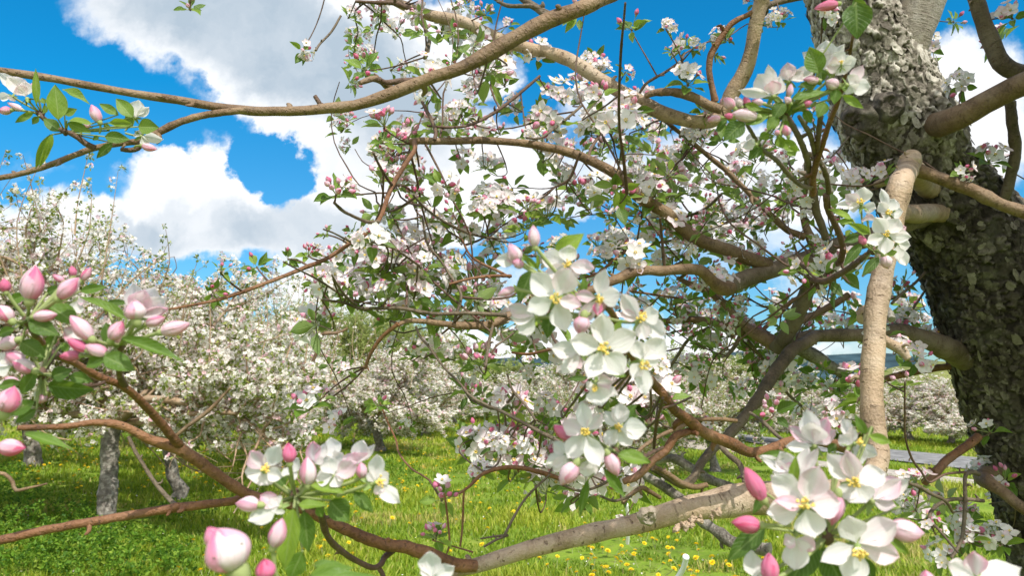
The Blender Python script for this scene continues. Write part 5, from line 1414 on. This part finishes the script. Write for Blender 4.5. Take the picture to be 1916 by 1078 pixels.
for sel, n, t0, t1 in ((low, 150, 0.7, 1.9), (mid, 170, 0.9, 2.4)):  # more unseen sprays, added sunward to shade the lower and middle limbs
    ids = np.where(sel)[0]
    for k in range(n):
        c = LP[ids[int(mrng.integers(len(ids)))], 4:7] + SD * mrng.uniform(t0, t1) + mrng.normal(0, 0.05, 3); qx, qy, qd = proj(c)
        if qd > 0.05 and qy > -80 and qx < 2000: continue
        put(sp, mrng.choice(['open', 'mixed', 'leafy']), int(mrng.integers(5)), c, rot_to(np.array([0, 0, 1.0]), mrng.uniform(0, 6.28)), mrng.uniform(1.1, 1.5))
tag(sp.build('blossom_sprays', FM, TREE), kind='stuff')
tag(tw.build('spur_twigs', [M['twig']], TREE), kind='stuff')
# ------------------------------------------------------------------ the orchard beyond
M['far_petal'] = m_tinted('blossom_petal', [(0, (0.84, 0.81, 0.73)), (0.6, (0.84, 0.72, 0.70)), (1, (0.75, 0.42, 0.50))], 0.7, 0.42)
M['far_leaf'] = m_tinted('young_leaf', [(0, (0.10, 0.15, 0.025)), (0.5, (0.25, 0.31, 0.06)), (1, (0.44, 0.47, 0.14))], 0.6, 0.5)
M['far_twig'] = m_bark('orchard_twig', (0.16, 0.10, 0.06), (0.30, 0.20, 0.12), (0.45, 0.32, 0.20), scale=0.5)
orng = np.random.default_rng(5)


def far_cluster(r, nf, nl, petals=5):
    """a few flowers and leaves of single faces, for trees several metres off; returns V, C, Q, mats"""
    V, C, Q, Mt = [], [], [], []
    def quad(p, col, m):
        n = len(V); V.extend(p); C.extend([(col, 0, 0, 1)] * 4); Q.append((n, n + 1, n + 2, n + 3)); Mt.append(m)
    for k in range(nf):
        d = nrm(r.normal(0, 1, 3) + [0, 0, 0.9]); c = d * r.uniform(0.02, 0.055)
        ax = nrm(d + r.normal(0, .4, 3)); a = nrm(np.cross(ax, [.3, .5, .8])); b = np.cross(ax, a); R = r.uniform(0.016, 0.022); pk = r.uniform(0, 0.55) ** 1.5
        if r.uniform() < 0.12: pk = r.uniform(0.6, 1)
        for j in range(petals):
            th = j * 2 * math.pi / petals + r.uniform(-.2, .2); o = math.cos(th) * a + math.sin(th) * b; s = np.cross(ax, o); up = r.uniform(0.0, 0.55)
            quad([c + o * R * 0.08, c + (o * 0.6 + s * 0.42 + ax * up * 0.45) * R, c + (o * 1.0 + ax * up * 0.7) * R, c + (o * 0.6 - s * 0.42 + ax * up * 0.45) * R], pk, 0)
    for k in range(nl):
        d = nrm(r.normal(0, 1, 3)); L = r.uniform(0.028, 0.050); s = nrm(np.cross(d, nrm(r.normal(0, 1, 3) + [0, 0, 1.2]))); c = d * 0.012
        nn = np.cross(s, d)
        quad([c, c + d * L * 0.45 + s * L * 0.27 + nn * L * 0.06, c + d * L - nn * 0.08 * L, c + d * L * 0.45 - s * L * 0.27 + nn * L * 0.06], float(np.clip(r.normal(0.5, 0.25), 0, 1)), 1)
    return np.array(V), np.array(C), np.array(Q), np.array(Mt)


FARC = [far_cluster(orng, int(orng.integers(5, 9)), int(orng.integers(3, 6))) for _ in range(10)]
FARL = [far_cluster(orng, int(orng.integers(1, 3)), int(orng.integers(7, 12))) for _ in range(5)]


def scatter(buf, pts, r, leafy=0.15, s0=0.8, s1=1.25):
    """many clusters at once"""
    which = r.integers(0, 10, len(pts)); lf = r.uniform(0, 1, len(pts)) < leafy
    for k in range(15):
        src = FARC[k] if k < 10 else FARL[k - 10]
        idx = np.where((~lf & (which == k)) if k < 10 else (lf & (which % 5 == k - 10)))[0]
        if not len(idx): continue
        V, C, Q, Mt = src
        yaw = r.uniform(0, 6.28, len(idx)); tl = r.normal(0, 0.28, (len(idx), 2))
        q = np.stack([np.cos(yaw / 2), tl[:, 0], tl[:, 1], np.sin(yaw / 2)], -1); q /= np.linalg.norm(q, axis=1)[:, None]
        w, x, y, z = q.T
        R = np.stack([np.stack([1 - 2 * (y * y + z * z), 2 * (x * y - z * w), 2 * (x * z + y * w)], -1), np.stack([2 * (x * y + z * w), 1 - 2 * (x * x + z * z), 2 * (y * z - x * w)], -1), np.stack([2 * (x * z - y * w), 2 * (y * z + x * w), 1 - 2 * (x * x + y * y)], -1)], 1)
        s = r.uniform(s0, s1, len(idx))
        VV = np.einsum('nij,vj->nvi', R, V) * s[:, None, None] + pts[idx][:, None, :]
        QQ = Q[None] + (np.arange(len(idx)) * len(V))[:, None, None]
        CC = np.tile(C, (len(idx), 1)).reshape(len(idx), len(V), 4).copy()
        CC[..., 0] = np.clip(CC[..., 0] + r.normal(0, 0.12, len(idx))[:, None], 0, 1)
        buf.add(VV.reshape(-1, 3), QQ.reshape(-1, 4), np.tile(Mt, len(idx)), CC.reshape(-1, 4))


def make_tree(seed, height, spread, trunk_r, lean=(0, 0), density=1.0, sprouts=26, trunk_h=0.95, low=0.98, smax=1.5, leafy=0.16, airy=0.45):
    """an old spreading orchard tree: returns meshes for trunk, boughs, crown"""
    r = np.random.default_rng(seed); tb, bb, cb = Buf(), Buf(), Buf()
    top = np.array([lean[0], lean[1], trunk_h])
    pts = [[0, 0, -0.15, trunk_r * 2.0], [0, 0, 0.0, trunk_r * 1.5], [0.02, 0, 0.12, trunk_r * 1.15], [lean[0] * .3, lean[1] * .3, trunk_h * 0.3, trunk_r], [lean[0] * .7 + .02, lean[1] * .7, trunk_h * 0.7, trunk_r * .95], [*top, trunk_r * 1.05], [*(top + [0.03, 0, 0.18]), trunk_r * .7]]
    tube(tb, pts, 48, 0, step=0.012, rough=0.2, seed=seed)
    cl, ct = [], []
    nl = 7
    for i in range(nl):
        az = 2 * math.pi * i / nl + r.uniform(-.3, .3); el = r.uniform(0.02, 0.8) if i < nl - 2 else r.uniform(1.0, 1.35)
        d = np.array([math.cos(az) * math.cos(el), math.sin(az) * math.cos(el), math.sin(el)])
        L1 = spread * r.uniform(0.75, 1.0) if el < 1 else (height - trunk_h) * 0.75
        p = [top + d * 0.02]; dirn = d.copy(); rad = trunk_r * r.uniform(0.42, 0.6); seg = 8
        for k in range(seg):
            dirn = nrm(dirn + r.normal(0, 0.22, 3) + np.array([0, 0, 0.08 - 0.045 * k * (el < 0.6)])); p.append(p[-1] + dirn * L1 / seg)
        p = np.array(p); tube(bb, np.column_stack([p, np.linspace(rad, rad * 0.3, seg + 1)]), 12, 0, step=0.05, rough=0.12, seed=seed + i)
        for k in range(2, seg + 1):
            for j in range(3):
                dd = nrm(dirn * 0.5 + r.normal(0, 0.75, 3) + np.array([0, 0, 0.30 if j else -0.35])); L2 = r.uniform(0.45, 1.0) * (1.15 - 0.05 * k) * spread / 2.1
                q = [p[k]]; e = dd.copy()
                for m in range(5):
                    e = nrm(e + r.normal(0, 0.25, 3) + [0, 0, 0.05]); q.append(q[-1] + e * L2 / 5)
                q = np.array(q); tube(bb, np.column_stack([q, np.linspace(rad * 0.26, 0.005, 6)]), 6, 0, step=0.08, rough=0.08, seed=seed + k * 3 + j, cap=False)
                for m in range(1, 6):
                    for w in range(2):
                        g = nrm(e + r.normal(0, 0.9, 3) + [0, 0, 0.15]); L3 = r.uniform(0.12, 0.42); s0 = q[m]; s1 = s0 + g * L3
                        if s1[2] < low * 0.6 or r.uniform() < 0.22: continue
                        tube(bb, [[*s0, 0.004], [*((s0 + s1) / 2 + r.normal(0, .02, 3)), 0.003], [*s1, 0.002]], 4, 0, step=0.15, cap=False)
                        for u in np.linspace(0.15, 1.0, max(2, int(L3 / 0.05 * density))): cl.append(s0 + (s1 - s0) * u + r.normal(0, 0.016, 3))
    for i in range(sprouts):                     # upright shoots through the top of the crown
        a, q = r.uniform(0, 6.28), math.sqrt(r.uniform(0, 1)) * spread * 0.85; s0 = np.array([q * math.cos(a), q * math.sin(a), height * r.uniform(0.62, 0.82) - 0.25 * q])
        s1 = s0 + np.array([r.normal(0, .18), r.normal(0, .18), r.uniform(0.5, 1.0)])
        tube(bb, [[*s0, 0.008], [*((s0 + s1) / 2 + r.normal(0, .04, 3)), 0.005], [*s1, 0.002]], 5, 0, step=0.12, cap=False)
        for u in np.linspace(0.1, 1.0, 10): ct.append(s0 + (s1 - s0) * u + r.normal(0, 0.025, 3))
    cl = np.array(cl); cl = cl[cl[:, 2] > low + 0.22 * np.sin(cl[:, 0] * 5) * np.cos(cl[:, 1] * 4)]
    hi = cl[:, 2] > height * 0.62
    cl = cl[~hi | (r.uniform(0, 1, len(cl)) < airy)]
    scatter(cb, cl, r, leafy, 0.9, smax)
    scatter(cb, np.array(ct), r, 0.5, 0.5, 0.95)
    return tb.mesh('trunk', [M['grey']]), bb.mesh('boughs', [M['far_twig']]), cb.mesh('crown', [M['far_petal'], M['far_leaf']], smooth=False)


PROTO = [make_tree(11, 3.6, 2.6, 0.098, (0.10, 0.0), trunk_h=1.15), make_tree(23, 3.4, 2.5, 0.085, (-0.30, -0.1), trunk_h=1.2), make_tree(37, 3.2, 2.5, 0.12, (0.1, 0.1), trunk_h=0.9, low=0.4, smax=1.9),
         make_tree(51, 3.0, 2.4, 0.11, (-0.05, 0.15), 1.1, 14, low=0.35, smax=1.9), make_tree(67, 3.1, 2.4, 0.10, (0.05, 0.1), 1.0, 20, low=0.5, leafy=0.55), make_tree(83, 3.6, 2.5, 0.11, (0.1, 0.0), 0.55, 40, 1.15, leafy=0.3, airy=0.25)]


ZS = {-190: 1.15, 222: 0.92, 350: 1.0, 520: 0.98, 716: 0.80, 800: 0.76, 852: 0.70, 905: 0.62, 80: 1.1, 300: 1.15, 470: 0.85, 620: 0.78, 720: 0.74}


def orchard_tree(px, d, which, sc, label, spin=0.0, zs=1.0, group='orchard trees in blossom'):
    x = (px - 958) / F * d; y = d
    z = float(ground_z(x, y))
    o = empty('apple_tree', (x, y, z)); o.rotation_euler = (0, 0, spin); o.scale = (sc, sc, sc * zs)
    tag(o, label, 'apple tree', group)
    for n, me in zip(('trunk', 'boughs', 'crown'), PROTO[which]):
        q = bpy.data.objects.new(n, me); COL.objects.link(q); q.parent = o
    return o


for t in (
    (-190, 6.6, 5, 1.0, 'blossoming apple tree cut off by the left edge, its crown tallest of the row', 0.6),
    (222, 7.6, 0, 0.97, 'blossoming apple tree with stout grey trunk, nearest whole one on the left', 2.2),
    (350, 9.8, 1, 0.95, 'apple tree with thin leaning trunk just behind the stout grey one', 0.4),
    (520, 13.0, 2, 1.0, 'apple tree with dark trunk behind the low left blossom cluster', 1.1),
    (716, 16.8, 3, 0.98, 'apple tree with short pale trunk standing at the edge of the grass lane', 2.0),
    (800, 21.5, 2, 0.98, 'apple tree second from the far end of the left row, by the lane', 3.0),
    (852, 27.0, 3, 1.0, 'apple tree closing the far end of the grass lane', 0.7),
    (905, 34.0, 2, 1.0, 'apple tree farthest away down the lane, right of its end', 1.7),
    (80, 12.5, 2, 1.05, 'apple tree of the second row, seen behind the stout grey trunk at left', 2.6),
    (300, 17.0, 3, 1.08, 'apple tree of the second row, behind the thin leaning trunk', 4.1),
    (470, 21.0, 2, 1.08, 'apple tree of the second row, behind the dark trunk', 5.0),
    (620, 26.0, 3, 1.05, 'apple tree of the second row, left of the pale trunk by the lane', 0.2),
    (720, 33.0, 2, 1.1, 'hazy far apple tree below the green willows', 1.0),
    (1075, 17.0, 4, 0.80, 'low apple tree right of the lane, left of the hanging white clusters', 2.4, 0.85),
    (1190, 11.5, 4, 0.70, 'leafy low apple tree right behind the hanging white clusters', 0.9, 0.9),
    (1255, 19.5, 2, 0.90, 'apple tree behind the low ones right of the lane', 0.2, 0.75),
    (1330, 13.5, 4, 0.80, 'leafy low apple tree behind the crossing limbs, left of the road', 1.9, 0.85),
    (1410, 20.0, 3, 0.80, 'apple tree this side of the road, far behind the crossing limbs', 2.2, 0.75),
    (1450, 27.0, 3, 1.0, 'apple tree beyond the grey road, leftmost of the row there', 3.5, 0.62),
    (1530, 25.0, 2, 1.0, 'apple tree beyond the grey road, left of the upright limb', 1.0, 0.60),
    (1610, 24.0, 3, 1.0, 'apple tree beyond the grey road, hidden by the upright limb', 0.3, 0.62),
    (1690, 22.5, 2, 1.0, 'round pale apple tree beyond the road, just right of the upright limb', 1.3, 0.60),
    (1765, 22.0, 3, 1.0, 'round pale apple tree beyond the road, halfway between upright limb and trunk', 4.3, 0.66),
    (1850, 23.0, 2, 1.0, 'apple tree beyond the road, touching the left side of the trunk', 2.9, 0.62),
    (1010, 24.0, 2, 0.85, 'apple tree beside the round green bush beyond the lane', 2.9, 0.75),
    (960, 40.0, 3, 1.0, 'apple tree far behind the round green bush', 1.9, 0.7),
): orchard_tree(*t[:6], zs=t[6] if len(t) > 6 else ZS.get(t[0], 1.0))
# boughs that show orange in front of the blossom of the left row
def bough(px, d, traces):
    host = [o for o in bpy.data.objects if o.type == 'EMPTY' and o.get('category') == 'apple tree' and abs(o.location.y - d) < 0.01 and abs((px - 958) / F * d - o.location.x) < 0.01][0]
    for s, dd in traces:
        b = Buf(); pts = []
        for t in s.split():
            x, y, w = (float(v) for v in t.split(',')); pts.append([*P(x, y, dd), 0.5 * w * dd / F])
        tube(b, pts, 12, 0, step=0.03, rough=0.12, wig=0.01)
        o = b.build('bough', [M['limb']], None); o.parent = host; bpy.context.view_layer.update(); o.matrix_parent_inverse = host.matrix_world.inverted()


bough(520, 13.0, (('430,640,4 480,632,6 520,643,8 547,664,9 570,700,9 575,740,8', 10.3), ('583,684,6 590,665,7 597,648,8 600,630,8 612,624,8 632,623,7 650,615,5', 10.4)))
bough(222, 7.6, (('322,822,7 345,803,7 384,775,8 410,750,6 432,727,4', 5.2), ('-10,884,7 8,888,7 22,905,7 32,920,7 60,914,5 90,905,3', 5.0)))

# green trees and a bush without blossom
def green_mesh(seed, h, w, n, r0, upright=0.7, base=0.25):
    r = np.random.default_rng(seed); tb, cb = Buf(), Buf()
    tube(tb, [[0, 0, -0.1, r0], [0.05, 0, h * 0.3, r0 * .7], [0, 0.05, h * 0.8, r0 * .2]], 10, 0, step=0.1, rough=0.1)
    P_ = []
    for k in range(n):
        a = r.uniform(0, 6.28); z0 = r.uniform(base, 0.8) * h; q = w * math.sqrt(r.uniform(0, 1)) * (1 - 0.75 * (z0 / h) ** 2)
        s0 = np.array([q * math.cos(a), q * math.sin(a), z0]); dr = nrm(np.array([math.cos(a) * .4, math.sin(a) * .4, upright]) + r.normal(0, .25, 3)); L = r.uniform(0.25, 0.6) * w
        if k % 3 == 0: tube(tb, [[*(s0 * [0.2, 0.2, 0.8]), 0.02], [*s0, 0.012], [*(s0 + dr * L), 0.004]], 4, 0, step=0.3, cap=False)
        for u in np.linspace(0, 1, 9): P_.append(s0 + dr * L * u + r.normal(0, 0.05 * w, 3))
    scatter(cb, np.array(P_), r, 1.0, 1.5, 2.6)
    return tb.mesh('trunk', [M['far_twig']]), cb.mesh('crown', [M['green_leaf'], M['green_leaf']], smooth=False)


M['green_leaf'] = m_tinted('willow_leaf', [(0, (0.22, 0.27, 0.07)), (0.5, (0.38, 0.43, 0.14)), (1, (0.54, 0.57, 0.26))], 0.6, 0.55)
GP = [green_mesh(3, 5.6, 2.1, 300, 0.12), green_mesh(4, 5.0, 1.9, 280, 0.10), green_mesh(5, 2.3, 1.5, 380, 0.08, 0.3, 0.08)]
for px, d, w, sc, lab, nm, cat in (
    (575, 47, 0, 1.25, 'pale green willow behind the orchard, left of the highest gap of sky', 'willow_tree', 'tree'), (635, 50, 1, 1.35, 'pale green willow behind the orchard, tallest of the line', 'willow_tree', 'tree'),
    (700, 48, 0, 1.15, 'pale green willow behind the orchard, right of the tallest one', 'willow_tree', 'tree'), (775, 52, 1, 1.2, 'pale green willow behind the orchard, above the end of the left row', 'willow_tree', 'tree'),
    (500, 52, 1, 1.2, 'pale green willow behind the orchard, leftmost of the line', 'willow_tree', 'tree'), (840, 55, 0, 0.95, 'pale green willow behind the orchard, rightmost of the line', 'willow_tree', 'tree'),
    (938, 30, 2, 1.0, 'round green bush without blossom beyond the lane', 'bush', 'bush'), (1270, 40, 2, 1.4, 'broad green bush behind the crossing limbs', 'bush', 'bush'), (1400, 44, 2, 1.5, 'broad green bush behind the small trees left of the road', 'bush', 'bush'), (1110, 42, 2, 1.5, 'broad green bush behind the hanging white clusters', 'bush', 'bush'),
):
    x = (px - 958) / F * d; o = empty(nm, (x, d, float(ground_z(x, d)))); o.scale = (sc, sc, sc); o.rotation_euler = (0, 0, px)
    tag(o, lab, cat, 'green trees behind the orchard' if nm == 'willow_tree' else 'green bushes beyond the lane')
    for n, me in zip(('trunk', 'crown'), GP[w]):
        q = bpy.data.objects.new(n if nm != 'bush' or n == 'crown' else 'stem', me); COL.objects.link(q); q.parent = o

# ------------------------------------------------------------------ grass, weeds and dandelions
M['grass'] = m_tinted('grass_blade', [(0, (0.09, 0.17, 0.012)), (0.5, (0.23, 0.335, 0.018)), (0.82, (0.42, 0.45, 0.05)), (1, (0.46, 0.37, 0.15))], 0.5, 0.45, 0.3)


def grass():
    r = np.random.default_rng(9); n = 260000
    d = 4.6 + (30 - 4.6) * r.uniform(0, 1, n) ** 1.9; px = r.uniform(-120, 2040, n)
    x = (px - 958) / F * d; y = d
    road = np.zeros(n, bool)
    for (pa, wd) in ((((6.4, 22.2), (8.6, 17.3), (13, 9.0)), 1.25), (((2.2, 28), (4.7, 18.0), (6.6, 13.6), (9.0, 9.0)), 0.7)):
        for (a, b) in zip(pa[:-1], pa[1:]):
            a, b = np.array(a), np.array(b); t = np.clip(((x - a[0]) * (b - a)[0] + (y - a[1]) * (b - a)[1]) / ((b - a) @ (b - a)), 0, 1)
            road |= np.hypot(x - a[0] - t * (b - a)[0], y - a[1] - t * (b - a)[1]) < wd
    patch = fbm(np.stack([x * .7, y * .7, 0 * x], -1), 3, 4); tuft = fbm(np.stack([x * 2.6, y * 2.6, 0 * x], -1), 2, 14)
    keep = ~road & (patch + 0.5 * tuft > -0.95); x, y, d, patch, tuft = x[keep], y[keep], d[keep], patch[keep], tuft[keep]; n = len(x)
    h = (0.055 + 0.045 * r.uniform(0, 1, n)) * (1 + 0.55 * patch + 0.5 * tuft) * (1 + 0.012 * d); h = np.clip(h * 0.85, 0.025, 0.2)
    a = r.uniform(0, 6.28, n); w = (0.0028 + 0.0009 * d) * r.uniform(0.7, 1.3, n) * 0.62; ln = h * r.uniform(0.2, 0.9, n); b = a + r.uniform(0.8, 2.2, n)
    z = ground_z(x, y) - 0.01
    S = np.stack([np.cos(a) * w, np.sin(a) * w, 0 * w], -1); B = np.stack([np.cos(b) * ln, np.sin(b) * ln, 0 * ln], -1); O = np.stack([x, y, z], -1); U = np.stack([0 * h, 0 * h, h], -1)
    V = np.stack([O - S, O + S, O + U * .6 + B * .3 + S * .75, O + U * .6 + B * .3 - S * .75, O + U + B], 1)
    i = np.arange(n)[:, None] * 5
    bf = Buf(); tint = np.clip(0.48 + 0.25 * patch + 0.12 * tuft + r.normal(0, 0.16, n), 0, 1)
    dry = fbm(np.stack([x * 1.3, y * .8, 0 * x + 3], -1), 3, 44); tint = np.where((dry > 0.55) & (r.uniform(0, 1, n) < 0.75) | (r.uniform(0, 1, n) < 0.05), r.uniform(0.85, 1, n), np.minimum(tint, 0.82))
    C = np.zeros((n, 5, 4)); C[..., 0] = tint[:, None]; C[..., 3] = 1
    bf.add(V.reshape(-1, 3), i + np.array([[0, 1, 2, 3]]), 0, C.reshape(-1, 4))
    bf.t.append(i + np.array([[3, 2, 4]])); bf.mt.append(np.zeros(n, int))
    tag(bf.build('grass', [M['grass']], origin=(0, 0, 0)), kind='stuff')


grass()


M['weed'] = m_tinted('weed_leaf', [(0, (0.05, 0.13, 0.012)), (0.5, (0.14, 0.27, 0.02)), (1, (0.30, 0.40, 0.05))], 0.5, 0.42)


def weeds():
    """leafy ground cover at the lower left corner and round the trunks"""
    r = np.random.default_rng(12); b = Buf(); pts = []
    for (px, py, rx, ry, n, hh) in ((60, 1010, 190, 70, 1000, 0.38), (230, 1050, 160, 45, 500, 0.32), (360, 960, 60, 14, 90, 0.2), (215, 985, 60, 10, 80, 0.15), (740, 890, 50, 18, 100, 0.3), (1000, 830, 80, 12, 60, 0.35), (1300, 900, 100, 20, 80, 0.2), (40, 930, 60, 30, 160, 0.35)):
        for k in range(n):
            a, s = r.uniform(0, 6.28), math.sqrt(r.uniform(0, 1)); qx, qy = px + rx * s * math.cos(a), py + ry * s * math.sin(a)
            d = min(CAM[2] * F / max(40, qy - 712), 24); x = (qx - 958) / F * d
            pts.append([x, d, float(ground_z(x, d)) + hh * r.uniform(0.05, 1) * (1 - 0.5 * s)])
    scatter(b, np.array(pts), r, 1.0, 0.45, 1.1)
    tag(b.build('undergrowth', [M['weed'], M['weed']], origin=(0, 0, 0), smooth=False), kind='stuff')


weeds()


def dandelions():
    r = np.random.default_rng(31)
    ym = m_plain('dandelion_yellow', (0.84, 0.62, 0.02), 0.6, 0.2, 0.15, 0.12, 200)
    protos = []
    for v in range(3):
        b, s = Buf(), Buf()
        for ring, (k, el, L) in enumerate(((16, 0.12, 1.0), (13, 0.5, 0.85), (9, 0.95, 0.65), (5, 1.3, 0.5))):
            for j in range(k):
                th = 2 * math.pi * (j + r.uniform(-.2, .2)) / k; o = np.array([math.cos(th), math.sin(th), 0]); u = np.array([0, 0, 1.0]); t = np.array([-o[1], o[0], 0]); e = el + r.uniform(-.12, .12)
                dr = o * math.cos(e) + u * math.sin(e); l = 0.021 * L
                b.add([t * 0.001, t * .003 + dr * l * .7, dr * l, -t * .003 + dr * l * .7], [[0, 1, 2, 3]])
        H = 0.055 + 0.02 * v; lean = r.normal(0, 0.015, 2)
        tube(s, [[-lean[0], -lean[1], -H, 0.0026], [-lean[0] * .4, -lean[1] * .4, -H * .5, 0.0024], [0, 0, -0.002, 0.0024]], 6, 0, step=0.02, cap=False)
        blob(s, np.array([0, 0, -0.003]), 0.007, np.array([0, 0, 1.0]), 0.9, 0, 5, 8)
        protos.append((b.mesh('flower_head', [ym], smooth=False), s.mesh('stem', [M['stalk']]), H))
    spots = []
    for (cx, cy, rx, ry, n) in ((1160, 1010, 160, 50, 70), (560, 990, 120, 60, 34), (900, 900, 170, 60, 60), (120, 860, 140, 22, 80), (420, 860, 90, 30, 34), (1330, 1040, 90, 30, 26), (640, 940, 90, 60, 20), (400, 1030, 80, 40, 14), (1500, 950, 200, 60, 10), (780, 1000, 200, 60, 24), (250, 910, 180, 40, 18)):
        for k in range(n):
            a, s = r.uniform(0, 6.28), math.sqrt(r.uniform(0, 1)); qx, qy = cx + rx * s * math.cos(a), cy + ry * s * math.sin(a)
            qy = max(qy, 795); d = (CAM[2] - 0.1) * F / (qy - 712); spots.append(((qx - 958) / F * d, d))
    spots.sort(key=lambda p: p[1])
    for i, (x, y) in enumerate(spots[:290]):
        me, st, H = protos[i % 3]
        o = bpy.data.objects.new('dandelion', me); COL.objects.link(o)
        o.location = (x, y, float(ground_z(x, y)) + H); o.rotation_euler = (r.normal(0, .3), r.normal(0, .3), r.uniform(0, 6)); s = r.uniform(0.9, 1.5); o.scale = (s, s, s)
        tag(o, 'small yellow dandelion flowering in the sunny grass of the lane', 'dandelion', 'dandelions in the grass')
        q = bpy.data.objects.new('stem', st); COL.objects.link(q); q.parent = o
    b = Buf()
    V = np.array([v.co[:] for v in protos[0][0].vertices]); Fq = np.array([p.vertices[:] for p in protos[0][0].polygons])
    for (x, y) in spots[290:] + [(r.uniform(-9, 1), r.uniform(9, 26)) for _ in range(700)]:
        b.add(V * r.uniform(1, 1.6) + [x, y, float(ground_z(x, y)) + 0.12], Fq)
    tag(b.build('distant_dandelions', [ym], origin=(0, 0, 0), smooth=False), kind='stuff')


dandelions()

def petals_on_grass():
    r = np.random.default_rng(77); b = Buf()
    for k in range(900):
        d = r.uniform(5.5, 20); px = r.uniform(-100, 1900); x = (px - 958) / F * d; q = r.uniform(0.006, 0.012)
        R = rot_to(np.array([0, 0, 1.0]) + r.normal(0, .5, 3), r.uniform(0, 6.28))
        b.add(np.array([[-q, 0, 0], [0, -q * .7, -.002], [q, 0, .001], [0, q * .7, .003]]) @ R.T + [x, d, float(ground_z(x, d)) + r.uniform(0.02, 0.08)], [[0, 1, 2, 3]], 0, (r.uniform(0, .3), 0, 0, 1))
    tag(b.build('fallen_petals', [M['far_petal']], origin=(0, 0, 0), smooth=False), kind='stuff')


petals_on_grass()

# ------------------------------------------------------------------ white stakes in the grass
white = m_plain('white_plastic', (0.74, 0.75, 0.76), 0.45, 0.4, 0, 0.06, 20)


def stake(name, px0, py0, px1, py1, d, w, label):
    b = Buf(); a, c = P(px0, py0, d), P(px1, py1, d * 0.97); r0 = w * d / F / 2
    m = (a + c) / 2 + (c - a) * 0.02 + RGT * r0
    tube(b, [[*a, r0 * 1.05], [*m, r0], [*c, r0 * 0.95]], 16, 0, step=0.05)
    o = b.build(name, [white], None, origin=a); tag(o, label, 'stake', 'white stakes in the grass')
    c2 = Buf(); tube(c2, [[*(c - (c - a) * 0.06), r0 * 1.2], [*(c - (c - a) * 0.01), r0 * 1.22], [*(c + (c - a) * 0.01), r0 * 0.8]], 16, 0, step=0.02)
    c2.build('end_cap', [white], o)


stake('marker_stake', 1262, 1090, 1284, 1042, 4.2, 10, 'slanting white stake at the bottom edge below the lower limb')
stake('marker_stake', 1174, 1018, 1172, 944, 6.6, 6, 'upright white stake in the grass behind the lower limb')
